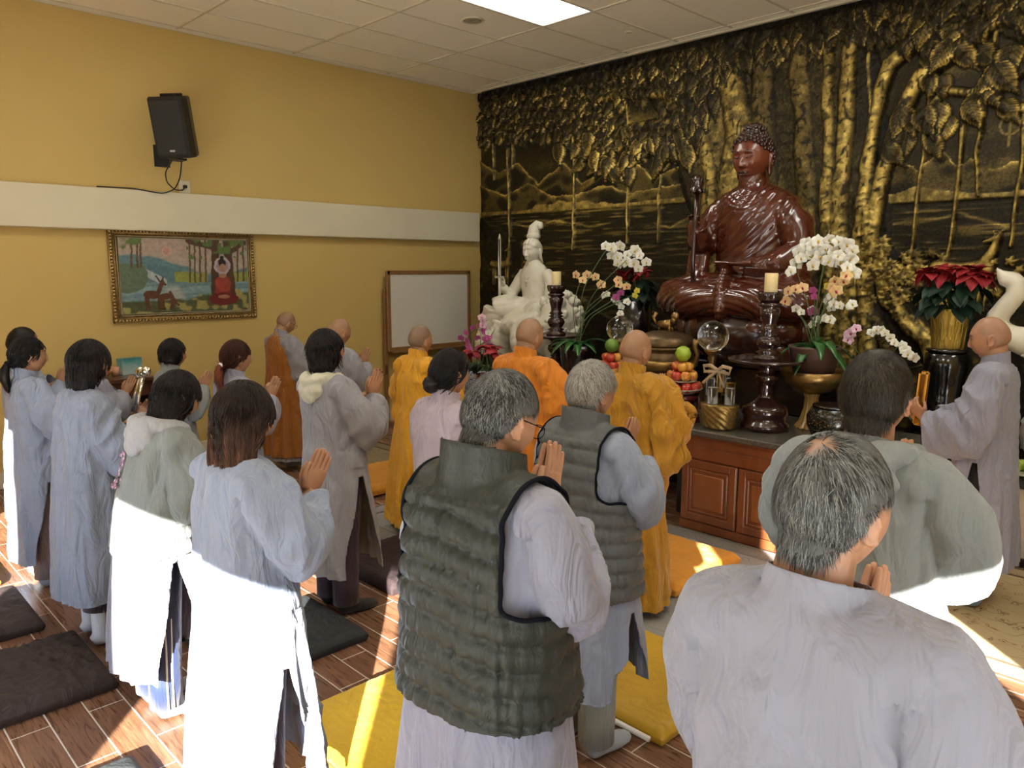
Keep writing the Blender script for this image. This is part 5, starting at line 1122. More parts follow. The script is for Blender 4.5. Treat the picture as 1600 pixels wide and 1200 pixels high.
# ---- carved wooden seated figure
def folds_arc(V, c, ax, pitch, amp, sharp=.6):
    d = np.linalg.norm((V-np.array(c))[:, ax], axis=1); return amp*(np.abs(np.sin(np.pi*(d+.02*vn(V*5, 3))/pitch))**sharp*2-1.2)
def m_rosewood():
    t = NT('polished rosewood'); co = t.co(scale=(1, 1, .3)); t.set(Base_Color=t.ramp(t.noise(co, 7, 5, .6, 2), [(.25, (.050, .010, .005)), (.5, (.078, .016, .007)), (.8, (.115, .026, .010))]), Roughness=.22, Coat_Weight=.6, Coat_Roughness=.12); return t.m
M_ROSE = m_rosewood(); M_ROSED = gloss('dark rosewood', (.022, .006, .004), .25, (.045, .012, .008), 8, .6)
def carved_face(HM_, mat, e, sc=1.0):
    for s_ in (-1, 1):
        L = lambda P: xf(np.array(P, float), HM_)
        ob('eyelid', MB().tube(L(spl([(s_*.016, .0865, .004), (s_*.024, .0895, .000), (s_*.034, .0865, .000), (s_*.045, .077, .005)], 14)), .0022*sc, 8), mat, e)
        ob('brow_ridge', MB().tube(L(spl([(s_*.010, .090, .018), (s_*.022, .0925, .028), (s_*.036, .086, .029), (s_*.052, .070, .020)], 16)), .0020*sc, 8), mat, e)
    m = MB()
    for z in (-.0605, -.0725): m.tube(L(spl([(-.020, .084, -.0655), (-.009, .0925, z), (0, .094, z-.0005), (.009, .0925, z), (.020, .084, -.0655)], 18)), .0032*sc, 8)
    ob('lips', m, mat, e)
    ob('nose_ridge', MB().tube(L([(0, .090, .012), (0, .098, -.012), (0, .106, -.034)]), [.003*sc, .0045*sc, .0065*sc], 10).ell(L([(0, .104, -.036)])[0], .0075*sc), mat, e)
def seated_buddha():
    e = empty('seated_buddha_statue', (4.43, -.74, 1.15), 0, 'large polished red brown wooden Buddha seated cross-legged holding a lotus bud stem', 'statue')
    m = MB(); up = (0, 1, 0)
    m.tube([(0, .02, .50), (0, .02, .70), (0, .02, .95), (0, .02, 1.15), (0, .02, 1.30), (0, .01, 1.40), (0, .0, 1.48)], [.36, .33, .32, .37, .39, .31, .13], 36, up=up, r2=[.24, .22, .21, .22, .20, .16, .12])
    m.tube([(0, -.01, 1.35), (0, -.02, 1.62)], [.125, .115], 24, up=up)
    for s in (-1, 1):
        m.tube([(s*.15, .0, .56), (s*.40, -.18, .54), (s*.60, -.26, .53)], [.18, .20, .155], 24)
        m.tube([(s*.60, -.26, .53), (s*.35, -.40, .50), (-s*.10, -.42, .50)], [.155, .15, .10], 24); m.ell((s*.56, -.26, .50), (.18, .19, .15))
    m.tube([(-.24, .02, 1.27), (-.37, -.03, 1.15), (-.43, -.10, .96), (-.38, -.22, 1.02), (-.33, -.31, 1.13)], [.15, .145, .125, .10, .06], 20)     # raised arm
    m.tube([(-.43, -.10, 1.0), (-.42, -.16, .78), (-.38, -.22, .62)], [.10, .10, .09], 20, r2=[.06, .07, .06])
    m.tube([(.24, .02, 1.27), (.40, .0, 1.10), (.46, -.06, .90), (.34, -.22, .80), (.12, -.33, .78)], [.15, .145, .135, .11, .065], 20)
    m.ell((.42, -.08, .72), (.14, .16, .14)); m.tube([(0, -.30, .76), (0, -.40, .60), (0.02, -.44, .42), (.0, -.42, .36)], [.13, .14, .13, .1], 20, up=(1, 0, 0), r2=[.05, .06, .06, .03])
    m.ell((0, -.2, .62), (.4, .22, .12))
    V, F = vox(m, .013, 3); N = normals(V, F); x, y, z = V.T
    ch = (z > .80)*(np.abs(x) < .40)
    d = folds_arc(V, (-.50, 0, 1.70), [0, 2], .075, .0065)*ch*(z < 1.42)*(x > -.30)
    d += folds_arc(V, (0, 0, 1.56), [0, 2], .040, .004)*(z > 1.24)*(np.abs(x) < .2)*(y < 0)*(1-.0)
    d += np.where((z < .78), folds_arc(V*np.array([1, 1, 1.5]), (0, -.55, .30), [0, 1, 2], .075, .0055), 0)
    d += np.where((z > .60) & (np.abs(x) > .33), .008*ridge(np.stack([x*7, y*7+z*3, z*4], 1), 4), 0)
    V = V+N*d[:, None]; link('draped_body', mesh_from(V, F), M_ROSE, e)
    # head
    hv, hf = HEADS['carved']; R = RZ(math.pi-.05)@RX(-.10); s = 1.88; HM_ = T((0, -.04, 1.70), R, s)
    w = hv.copy(); w = w[:]; keep = hv[:, 2] > -.17
    h = link('head', mesh_from(xf(w, HM_)*1.0, hf), gloss('face rosewood', (.115, .026, .010), .34, (.17, .045, .018), 3, .35), e)
    mk = hairline(hv, -.004); N2 = normals(hv, hf); pts = hv[mk > .6]; nn = N2[mk > .6]; r = random.Random(4); sel = []; m = MB()
    order = list(range(len(pts))); r.shuffle(order)
    for i in order:
        p = pts[i]
        if all((p[0]-q[0])**2+(p[1]-q[1])**2+(p[2]-q[2])**2 > .0145**2 for q in sel): sel.append(p); m.ell(xf((p+nn[i]*.004)[None], HM_)[0], .0165, None, 8, 6)
    m.ell(xf(np.array([[0, -.012, .108]]), HM_)[0], (.085, .085, .060)); c0 = xf(np.array([[0, -.012, .108]]), HM_)[0]
    for k in range(70):
        a = k*2.399; t = k/70*1.4; m.ell(c0+np.array((.087*math.sin(t)*math.cos(a), .087*math.sin(t)*math.sin(a), .062*math.cos(t))), .0165, None, 8, 6)
    kp = (mk[hf] > .5).all(1); V2, f2 = compact(hv+N2*.005, hf[kp]); m.add(xf(V2, HM_), f2)
    ob('curled_hair', m, M_ROSED, e)
    for s_ in (-1, 1): ob('long_ear', MB().ell(xf(np.array([[s_*.079, -.012, -.045]]), HM_)[0], (.016, .030, .088)), M_ROSE, e)
    carved_face(HM_, M_ROSED, e, 1.88)
    # hands
    gv, gf = HANDS['grip']; link('raised_hand', mesh_from(gv@(RZ(1.9)@RX(.1)).T*1.35+np.array((-.40, -.30, 1.06)), gf), M_ROSE, e)
    gv, gf = HANDS['flat']; link('lap_hand', mesh_from(gv@np.array([[0, 0, -1.], [0, -1., 0], [-1., 0, 0]]).T*1.6+np.array((.16, -.40, .84)), gf), M_ROSE, e)
    # lotus bud on its long stem
    st = ob('lotus_stem', MB().tube([(-.36, -.33, .62), (-.355, -.34, .85), (-.345, -.345, 1.15), (-.345, -.33, 1.42)], [.020, .018, .018, .020], 12), M_ROSED, e)
    m = MB().ell((-.345, -.33, 1.49), (.045, .045, .075))
    for k in range(6):
        a = k*math.pi/3; m.ell((-.345+.036*math.cos(a), -.33+.036*math.sin(a), 1.475), (.030, .012, .062), RZ(a+math.pi/2)@RX(.25), 12, 8)
    for k in range(6):
        a = k*math.pi/3+.5; m.ell((-.345+.048*math.cos(a), -.33+.048*math.sin(a), 1.44), (.026, .010, .035), RZ(a+math.pi/2)@RX(-.5), 12, 8)
    ob('lotus_bud', m, M_ROSED, st)
    # lotus throne
    m = MB().lathe([(.50, .05), (.56, .12), (.58, .25), (.55, .36), (.45, .42)], (0, -.04, 0), 48)
    m.V[0][:, 1] *= .8
    ob('throne_core', m, M_ROSED, e)
    for row, (zc, n, rr, sz, off) in enumerate(((.27, 12, .53, (.155, .085, .13), 0), (.10, 14, .50, (.125, .075, .09), .22))):
        for k in range(n):
            a = k*2*math.pi/n+off; ob('lotus_petal', MB().ell((1.06*rr*math.cos(a), -.04+.66*rr*math.sin(a), zc), sz, RZ(a+math.pi/2), 20, 14), M_ROSE, e)
    return e
seated_buddha()

# ---- white sword bearing figure on a lion
M_MARB = plain('white stone', (.62, .60, .50), .45, var=.05, vs=3, bump=.1, bs=30)
def sword_figure():
    e = empty('white_bodhisattva_statue', (1.85, -.72, .84), 0, 'white stone seated figure with topknot raising a sword beside a maned lion', 'statue')
    m = MB(); up = (0, 1, 0)
    m.tube([(0.02, .02, .55), (0, 0, .75), (-.02, -.01, .90), (-.02, -.01, 1.02), (-.02, -.02, 1.09), (-.02, -.03, 1.18)], [.24, .165, .175, .20, .15, .065], 28, up=up, r2=[.18, .13, .12, .11, .09, .06])
    m.tube([(-.17, 0, 1.04), (-.25, -.06, .88), (-.31, -.12, .78), (-.31, -.22, .88)], [.065, .062, .065, .045], 16); m.tube([(-.29, -.12, .80), (-.30, -.14, .58), (-.32, -.16, .46)], [.08, .06, .04], 16)
    m.tube([(.15, 0, 1.04), (.24, -.02, .88), (.26, -.08, .70), (.20, -.22, .64)], [.065, .062, .06, .045], 16)
    m.tube([(-.05, -.05, .60), (-.22, -.28, .66), (-.30, -.36, .64)], [.15, .13, .12], 20); m.tube([(-.30, -.36, .64), (-.36, -.38, .45), (-.42, -.40, .26), (-.46, -.42, .15)], [.12, .11, .10, .07], 20)
    m.tube([(.05, -.05, .58), (.26, -.25, .58), (.34, -.32, .52), (.10, -.42, .48), (-.1, -.42, .45)], [.16, .14, .12, .11, .08], 20)
    m.ell((.05, -.18, .45), (.36, .26, .20)); m.tube([(-.1, -.40, .5), (-.12, -.44, .3), (-.14, -.42, .1)], [.16, .15, .10], 18, up=(1, 0, 0), r2=[.06, .06, .05]); m.tube([(.15, -.38, .5), (.17, -.42, .3), (.18, -.40, .12)], [.15, .14, .10], 18, up=(1, 0, 0), r2=[.06, .06, .05])
    V, F = vox(m, .011, 3); N = normals(V, F); x, y, z = V.T
    d = np.where(z < .8, folds_arc(V, (-.38, -.2, .95), [0, 1, 2], .060, .0035), 0)+np.where(z > .8, .004*ridge(V*np.array([14, 10, 7]), 2), 0)+.009*ridge(V*np.array([9, 9, 5])+vn(V*3, 2)[:, None]*2, 7)
    link('draped_body', mesh_from(V+N*d[:, None], F), M_MARB, e)
    hv, hf = HEADS['carved']; HM_ = T((-.02, -.05, 1.275), RZ(math.pi+.05)@RX(-.10), 1.16); link('head', mesh_from(xf(hv, HM_), hf), M_MARB, e)
    carved_face(HM_, M_MARB, e, 1.16)
    m = MB(); mk = hairline(hv, -.012); N2 = normals(hv, hf); kp = (mk[hf] > .4).all(1); V2, f2 = compact(hv+N2*(.007+.003*np.sin(hv[:, :1]*160)), hf[kp]); m.add(xf(V2, HM_), f2)
    m.lathe([(.06, 0), (.075, .02), (.072, .05), (.055, .07)], (-.02, -.03, 1.40), 28, 0, 8, .05)
    m.tube([(-.02, -.02, 1.40), (-.025, -.02, 1.46), (-.015, -.015, 1.52), (.015, .0, 1.555), (.05, .0, 1.55), (.065, .0, 1.51)], [.058, .070, .066, .052, .040, .030], 18)
    for s in (-1, 1): m.tube([xf(np.array([[s*.075, -.02, .02]]), HM_)[0], xf(np.array([[s*.082, -.02, -.06]]), HM_)[0], xf(np.array([[s*.078, -.05, -.12]]), HM_)[0]], [.018, .018, .010], 10)
    ob('dressed_hair', m, M_MARB, e)
    ob('necklace', MB().tube([(-.10+.02, -.05, 1.08), (-.05, -.125, 1.00), (-.02, -.14, .96), (.02, -.125, 1.00), (.07, -.05, 1.08)], .009, 8).ell((-.02, -.145, .94), .022).ell((-.02, -.145, .90), .014), M_MARB, e)
    gv, gf = HANDS['grip']; link('raised_hand', mesh_from(gv@(RZ(1.6)@RX(.1)).T*1.05+np.array((-.34, -.22, .86)), gf), M_MARB, e)
    sw = MB().box((-.31, -.27, 1.20), (.045, .012, .40), bev=.004); sw.rings([np.array([(-.3325, -.276, 1.40), (-.2875, -.276, 1.40), (-.2875, -.264, 1.40), (-.3325, -.264, 1.40)]), np.array([(-.312, -.271, 1.46), (-.308, -.271, 1.46), (-.308, -.269, 1.46), (-.312, -.269, 1.46)])])
    sw.box((-.31, -.27, .985), (.13, .04, .022), bev=.006).tube([(-.31, -.27, .98), (-.31, -.27, .76)], .016, 10).ell((-.31, -.27, .75), .026).tube([(-.31, -.27, .74), (-.30, -.27, .60)], [.012, .022], 8)
    ob('sword', sw, M_MARB, e)
    # lion
    m = MB(); m.tube([(-.45, .0, .28), (-.1, .0, .32), (.3, -.02, .36), (.50, -.1, .46)], [.20, .23, .23, .20], 24); m.ell((.56, -.24, .56), (.20, .20, .24)); m.ell((.56, -.42, .50), (.13, .10, .11)); m.ell((.56, -.46, .42), (.10, .07, .05))
    for xx, yy in ((-.42, -.12), (-.42, .12), (.45, -.20), (.45, .10)): m.tube([(xx, yy, .25), (xx, yy-.02, .08), (xx, yy-.06, .03)], [.10, .07, .07], 14); m.ell((xx, yy-.09, .035), (.07, .09, .04))
    V, F = vox(m, .012, 3); V = V+normals(V, F)*(.008*ridge(V*12, 3))[:, None]; link('lion_body', mesh_from(V, F), M_MARB, e)
    r = random.Random(9); m = MB()
    for _ in range(130):
        a = r.uniform(0, 2*math.pi); b = math.acos(r.uniform(-.7, 1)); d = np.array((math.sin(b)*math.cos(a), math.sin(b)*math.sin(a), math.cos(b)))
        if d[1] < -.72 and d[2] < .5: continue
        m.ell(np.array((.56, -.20, .57))+d*np.array((.215, .20, .265)), (.036, .034, .036), None, 10, 8)
    for s in (-1, 1): m.ell((.56+s*.13, -.34, .74), (.035, .05, .06)); m.ell((.56+s*.06, -.49, .56), .026)
    m.ell((.56, -.52, .50), (.05, .04, .035)); ob('lion_mane', m, M_MARB, e)
    p = empty('white_pedestal', (1.85, -.72, 0), 0, 'white pedestal block beneath the white sword bearing statue', 'pedestal')
    ob('block', MB().box((0.05, 0, .38), (1.30, .80, .66), bev=.02), M_MARB, p, False); ob('cap', MB().box((.05, 0, .755), (1.42, .90, .09), bev=.025), M_MARB, p, False); ob('plinth', MB().box((.05, 0, .04), (1.40, .88, .08), bev=.02), M_MARB, p, False)
sword_figure()

# ---- white elephant on the right with its altar table
def elephant():
    t = empty('offering_table', (7.2, -.72, 0), 0, 'low altar table with black top and cream front at the right edge', 'table')
    ob('table_top', MB().box((0, 0, .555), (1.42, .98, .07), bev=.01), M_BLKW, t, False); ob('cream_panel', MB().box((0, 0, .29), (1.34, .92, .46)), plain('cream panel', (.50, .47, .38), .5), t, False); ob('plinth', MB().box((0, 0, .03), (1.40, .96, .06)), M_BLKW, t, False)
    e = empty('white_elephant_statue', (6.95, -.62, .59), 0, 'white elephant statue with curled raised trunk at the right edge', 'statue')
    P = spl([(-.10, -.15, .86), (-.30, -.16, .84), (-.45, -.17, .85), (-.57, -.18, .90), (-.615, -.18, .98), (-.57, -.18, 1.08), (-.515, -.18, 1.17), (-.53, -.18, 1.25), (-.60, -.18, 1.27)], 44)
    m = MB(); m.tube(P, np.interp(np.linspace(0, 8, 44), range(9), [.15, .12, .095, .078, .070, .064, .060, .056, .050]), 20); m.tube(spl([(-.575, -.18, 1.25), (-.61, -.18, 1.29), (-.645, -.18, 1.345)], 10), np.linspace(.055, .008, 10), 14)
    m.ell((.0, -.1, .92), (.24, .22, .28)); m.ell((.42, .05, .75), (.50, .30, .36))
    for xx in (.1, .65):
        for yy in (-.1, .2): m.tube([(xx, yy, .7), (xx, yy, .35)], [.13, .11], 16)
    for s in (-1, 1): m.ell((.10, -.1+s*.22, .90), (.05, .13, .20), RZ(s*.5))
    V, F = vox(m, .014, 3); link('body', mesh_from(V+normals(V, F)*(.003*ridge(V*14, 3))[:, None], F), M_MARB, e)
    for s in (-1, 1): ob('tusk', MB().tube([(-.16, -.1+s*.12, .78), (-.32, -.1+s*.14, .73), (-.44, -.1+s*.13, .76)], [.03, .024, .008], 10), M_MARB, e)
    m = MB().ell((.25, .02, .20), (.68, .40, .36)); V, F = vox(m, .025, 0); V = V+normals(V, F)*(.05*ridge(V*6, 3)+.02*ridge(V*16, 4))[:, None]; V[:, 2] = np.maximum(V[:, 2], .003); V[:, 1] = np.clip(V[:, 1], -.55, .4); link('rock_base', mesh_from(V, F), plain('rough grey stone', (.36, .35, .32), .8, bump=.6, bs=40), e)
elephant()
pl_ = empty('fruit_plate', (6.63, -1.11, .592), 0, 'white plate at the table corner by the right edge', 'plate'); ob('plate', MB().lathe([(.05, 0), (.11, .018), (.12, .026), (.10, .018), (0, .008)]), M_MARB, pl_)

# ---- turned candle stands
def candle_stand(x, y, label):
    e = empty('candle_stand', (x, y, .778), 0, label, 'candle stand', 'turned wooden candle stands')
    prof = [(.165, 0), (.175, .02), (.170, .05), (.150, .065), (.150, .10), (.165, .12), (.155, .17), (.10, .20), (.060, .23), (.045, .26), (.058, .275), (.042, .29), (.052, .305), (.044, .32), (.070, .345), (.085, .375), (.075, .405), (.045, .42), (.060, .432), (.045, .445), (.09, .46), (.10, .468)]
    ob('base', MB().lathe(prof, seg=36), M_DKW, e)
    ob('drip_tray', MB().lathe([(.08, .465), (.20, .475), (.265, .492), (.272, .505), (.262, .512), (.20, .495), (.12, .50), (.06, .52)], seg=48), M_DKW, e)
    prof = [(.10, .50), (.095, .53), (.06, .545), (.085, .56), (.055, .575), (.075, .60), (.088, .63), (.075, .66), (.052, .675), (.075, .688), (.05, .70), (.070, .715), (.05, .735), (.052, .77), (.066, .82), (.072, .86), (.055, .872), (.080, .885), (.084, .90), (.06, .912)]
    ob('shaft', MB().lathe(prof, seg=36), M_DKW, e)
    m = MB().lathe([(.055, .905), (.078, .93), (.088, .97), (.082, .985), (.060, .965), (.04, .95)], seg=48, lobes=8, amp=.05); ob('petal_cup', m, M_DKW, e)
    c = ob('pillar_candle', MB().lathe([(.044, 0), (.045, .01), (.045, .155), (.040, .16), (.015, .152), (0, .150)], (x, y, .778+.955), 28), plain('ivory candle wax', (.72, .62, .33), .45, Subsurface_Weight=.3)); tag(c, label.replace('dark turned wooden candle stand', 'ivory candle on the stand'), 'candle', 'pillar candles')
candle_stand(5.17, -1.79, 'dark turned wooden candle stand in front of the large Buddha beside the gift basket')
candle_stand(2.76, -1.39, 'dark turned wooden candle stand in front of the white lion statue')
# ---- crystal balls, incense burner
M_BRASS = plain('aged brass', (.30, .19, .065), .32, .8, .2, 20); M_BRZ = plain('worn bronze', (.13, .085, .042), .42, .75, .35, 26, .5, 60)
def ball(x, y, zc, z0, label):
    e = empty('crystal_ball', (x, y, z0), 0, label, 'crystal ball', 'crystal balls on the altar'); h = zc-z0; ob('sphere', MB().ell((0, 0, h), .118, None, 48, 32), glass('crystal', (.97, .98, .95), 0, 1.5), e)
    ob('holder', MB().lathe([(.085, 0), (.09, .02), (.05, .04), (.026, .07), (.024, h-.20), (.035, h-.17), (.030, h-.15), (.060, h-.118), (.066, h-.102), (.05, h-.112), (.0, h-.122)], seg=32), M_BRASS, e)
ball(4.66, -1.68, 1.41, .779, 'clear crystal ball on a brass stand left of the tall candle stand'); ball(3.56, -1.42, 1.39, .779, 'clear crystal ball on a brass stand behind the shaven monks')
e = empty('incense_burner', (4.14, -1.56, .778), 0, 'round bronze incense burner with a pierced lid and beast handles', 'incense burner')
ob('pedestal', MB().lathe([(.20, 0), (.21, .03), (.15, .06), (.15, .12), (.20, .15), (.20, .165)], seg=36), M_BLKW, e)
ob('bowl', MB().lathe([(.13, .17), (.16, .185), (.215, .25), (.245, .33), (.25, .40), (.235, .46), (.225, .475), (.245, .49), (.25, .51), (.235, .515)], seg=48), M_BRZ, e)
ob('band', MB().lathe([(.249, .33), (.257, .335), (.257, .40), (.250, .405)], seg=48, lobes=16, amp=.01), M_BRASS, e)
ob('lid', MB().lathe([(.24, .515), (.245, .53), (.235, .575), (.20, .60), (.12, .63), (.05, .64), (0, .645)], seg=48, lobes=24, amp=.012), M_BRZ, e)
m = MB().tube([(-.06, 0, .68), (.06, 0, .70)], [.035, .038], 12).ell((.09, 0, .76), (.035, .028, .035)).tube([(.07, 0, .71), (.09, 0, .75)], .025, 8)
for xx in (-.05, .05):
    for yy in (-.02, .02): m.tube([(xx, yy, .69), (xx+.005, yy, .635)], .011, 8)
m.tube([(-.09, 0, .69), (-.12, 0, .74), (-.09, 0, .78)], [.012, .015, .018], 8); ob('lid_beast', m, M_BRASS, e)
for s in (-1, 1): ob('handle', MB().tube([(s*.235, 0, .36), (s*.30, 0, .38), (s*.315, 0, .46), (s*.285, 0, .53), (s*.30, 0, .58)], [.022, .020, .018, .022, .028], 12), M_BRASS, e)
for k in range(3): a = k*2.094+.5; ob('foot', MB().tube([(.13*math.cos(a), .13*math.sin(a), .20), (.17*math.cos(a), .17*math.sin(a), .168)], [.03, .022], 10), M_BRZ, e)
# ---- fruit towers : every fruit its own object
def m_apple(name, a, b):
    t = NT(name); t.set(Base_Color=t.ramp(t.noise(t.co(scale=(1, 1, .6)), 14, 3, .6, .8), [(.36, a), (.62, b)]), Roughness=.28, Coat_Weight=.25); return t.m
APP = [m_apple('red yellow apple', (.45, .02, .02), (.62, .32, .06)), m_apple('red apple', (.42, .015, .015), (.50, .09, .04)), m_apple('orange yellow apple', (.62, .20, .03), (.66, .40, .06))]
APM = []
for q in range(3):
    m = MB().lathe([(.0, -.026), (.010, -.034), (.022, -.034), (.034, -.018), (.039, .002), (.036, .020), (.024, .031), (.010, .029), (.003, .022)], seg=20); me = mesh_from(m.verts(), m.F, 'apple', True); me.materials.append(APP[q]); APM.append(me)
def fruit_tower(x, y, label, lab2, lab3, ztop, green):
    zp = .99; e = empty('fruit_stand', (x, y, .778), 0, label, 'fruit stand')
    m = MB().lathe([(.125, .165), (.14, .175), (.14, .195), (.12, .20)], seg=32)
    ob('stand_top', m, M_RED, e)
    for k in range(5):
        a = k*2*math.pi/5+.3; ob('leg', MB().tube([(.12*math.cos(a), .12*math.sin(a), .18), (.145*math.cos(a), .145*math.sin(a), .13), (.115*math.cos(a), .115*math.sin(a), .06), (.15*math.cos(a), .15*math.sin(a), .012)], [.026, .024, .017, .020], 10), M_RED, e)
    ob('foot_ring', MB().lathe([(.12, .0), (.155, .002), (.155, .014), (.12, .014)], seg=32), M_RED, e)
    p = empty('offering_plate', (x, y, .98), 0, lab2, 'plate'); ob('dish', MB().lathe([(.07, 0), (.10, .008), (.15, .040), (.158, .046), (.150, .046), (.10, .018), (0, .012)], seg=40), plain('celadon porcelain', (.62, .68, .58), .2), p)
    p2 = empty('offering_plate', (x, y, 1.073), 0, lab2.replace('large', 'small').replace('under', 'between'), 'plate'); ob('dish', MB().lathe([(.05, .0), (.09, .003), (.112, .012), (.108, .013), (.08, .008), (0, .006)], seg=36), plain('celadon porcelain', (.62, .68, .58), .2), p2)
    r = random.Random(int(x*10)); lays = ((.115, 1.037, 9, .0), (.082, 1.122, 7, .2), (.045, 1.188, 4, .5))
    for rr, z, n, o_ in lays:
        for k in range(n):
            a = k*2*math.pi/n+o_; o = bpy.data.objects.new('apple', APM[r.randrange(3)]); COL.objects.link(o); o.location = (x+rr*math.cos(a), y+rr*math.sin(a), z); o.rotation_euler = (r.uniform(-.5, .5), r.uniform(-.5, .5), r.uniform(0, 6)); tag(o, lab3, 'apple', lab3.replace('apple ', 'apples ', 1))
    g = ob('pomelo', MB().lathe([(0, -.058), (.03, -.052), (.056, -.02), (.060, .01), (.045, .045), (.02, .060), (.006, .058)], (x, y, 1.282), 28), plain('green citrus peel', green, .35, bump=.3, bs=90)); tag(g, lab3.replace('red and yellow apple', 'green fruit').replace('piled', 'crowning the apples'), 'citrus')
M_RED = gloss('burgundy lacquer', (.075, .006, .012), .15, (.12, .012, .02))
fruit_tower(4.56, -1.93, 'burgundy scroll legged stand under the pile of apples right of the mustard monk', 'large pale green dish under the apples right of the mustard monk', 'red and yellow apple piled on the right hand altar dish', 1.37, (.33, .48, .04))
fruit_tower(3.79, -1.82, 'burgundy scroll legged stand under the apples between the two shaven monks', 'large pale green dish under the apples between the shaven monks', 'red and yellow apple piled on the left hand altar dish', 1.3, (.12, .24, .03))
# ---- gift basket in cellophane
def gift():
    e = empty('gift_basket', (4.93, -2.00, .779), 0, 'gold woven gift basket wrapped in clear film with a ribbon bow', 'gift basket')
    nx, nz = 96, 22; a = np.linspace(0, 2*np.pi, nx, endpoint=False); R = []
    for j in range(nz):
        z = .005+.17*j/(nz-1); rr = (.115+.025*j/(nz-1))*(1+.035*np.sin(a*12+j*1.15)+.0*a); R.append(np.stack([rr*np.cos(a), rr*.8*np.sin(a), z+0*a], 1))
    ob('woven_basket', MB().rings(R), plain('gold wicker', (.33, .22, .06), .3, .6, .3, 40), e)
    cols = ((.55, .56, .55), (.55, .34, .06), (.60, .58, .52), (.30, .18, .07), (.50, .30, .05), (.45, .47, .50))
    r = random.Random(2)
    for k in range(9):
        a = k*.72; rr = .075 if k < 7 else .0; ob('package', MB().box((rr*math.cos(a), rr*.75*math.sin(a), .24+.03*(k % 3)+(.06 if k > 6 else 0)), (.06, .045, .13), rot=a, bev=.006), plain('package', cols[k % 6], .35, .3 if k % 2 else 0), e)
    t = NT('clear film'); t.set(Base_Color=(.95, .97, 1), Roughness=.06, Transmission_Weight=1.0, IOR=1.08, Alpha=.22); t.bump(t.noise(t.co(), 22, 3, .6, 1.5), 1, .02)
    m = MB().lathe([(.130, .01), (.145, .10), (.150, .22), (.135, .33), (.08, .40), (.035, .43), (.05, .46), (.09, .52), (.085, .53)], seg=40, lobes=9, amp=.05); ob('clear_wrap', m, t.m, e)
    m = MB()
    for s in (-1, 1): m.tube([(0, -.05, .425), (s*.05, -.07, .46), (s*.11, -.06, .45), (s*.10, -.06, .41), (0, -.055, .42)], .006, 8, r2=.014); m.tube([(0, -.05, .42), (s*.05, -.09, .37), (s*.08, -.11, .33)], .003, 8, r2=.010)
    ob('ribbon_bow', m, fabric('tan ribbon', (.42, .30, .17), .5), e)
gift()
# ---- flowers
def flower_mesh(name, pet, cen, r, white=False, seed=0):
    m = MB(); rr = random.Random(seed)
    def petal(a, L, w, tilt, mi):
        nu, nv = 5, 6; P = []
        for i in range(nu):
            for j in range(nv):
                u = i/(nu-1)*2-1; v = j/(nv-1); ww = w*math.sin(math.pi*min(1, v*.80+.17))**.8; P.append((u*ww, -(.10*L)*math.sin(v*2.5)+.12*w*u*u-tilt*v*L, v*L))
        q = MB().add(P, [(i*nv+j, i*nv+j+1, (i+1)*nv+j+1, (i+1)*nv+j) for i in range(nu-1) for j in range(nv-1)], mi); m.join(q, T(R=RY(a)))
    for a in (0, 2.2, -2.2): petal(a, r, r*.42, .05, 0)
    for a in (1.25, -1.25): petal(a, r*1.02, r*.62, -.02, 0)
    m.ell((0, -.10*r, -.10*r), (r*.16, r*.20, r*.24), None, 8, 6, mi=1); m.ell((0, -.16*r, .06*r), r*.10, None, 8, 6, mi=1)
    me = mesh_from(m.verts(), m.F, name, True, m.mi); me.materials.append(pet); me.materials.append(cen); return me
def pmat(name, c, c2=None): t = NT(name); t.set(Base_Color=t.ramp(t.noise(t.co(), 40, 2), [(.3, c), (.7, c2 or c)]), Roughness=.6, Subsurface_Weight=.15); return t.m
PW, PP, PM, PY, PK = pmat('white petal', (.80, .80, .74)), pmat('peach petal', (.78, .48, .22), (.80, .62, .34)), pmat('magenta petal', (.30, .03, .17), (.45, .10, .30)), pmat('yellow petal', (.62, .55, .06)), pmat('pink petal', (.62, .36, .52), (.70, .52, .62))
CY, CR = pmat('yellow centre', (.55, .40, .08)), pmat('crimson centre', (.40, .02, .06))
FL = {'w': flower_mesh('blossom', PW, CY, .052), 'p': flower_mesh('blossom', PP, CR, .046), 'm': flower_mesh('blossom', PM, CR, .036), 'y': flower_mesh('blossom', PY, CY, .034), 's': flower_mesh('blossom', PW, CY, .036), 'k': flower_mesh('blossom', PK, CR, .040)}
M_LEAF = gloss('orchid leaf', (.018, .085, .018), .35, (.05, .19, .04), 8, .2); M_STEM = plain('green stem', (.06, .11, .03), .5)
def strap(L, w, droop, a, z0=0, up_=.6):
    m = MB(); P = []; n = 12
    for i in range(n+1):
        t = i/n; d = L*t; ww = w*math.sin(math.pi*min(1, t*.85+.12))**.7; zz = z0+up_*L*t-droop*L*t*t
        P += [(d, -ww, zz+.25*ww), (d, 0, zz), (d, ww, zz+.25*ww), (d, 0, zz-.004)]
    f = [(4*i+j, 4*i+(j+1) % 4, 4*i+4+(j+1) % 4, 4*i+4+j) for i in range(n) for j in range(4)]+[(3, 2, 1, 0), (4*n, 4*n+1, 4*n+2, 4*n+3)]
    return MB().join(m.add(P, f), T(R=RZ(a)))
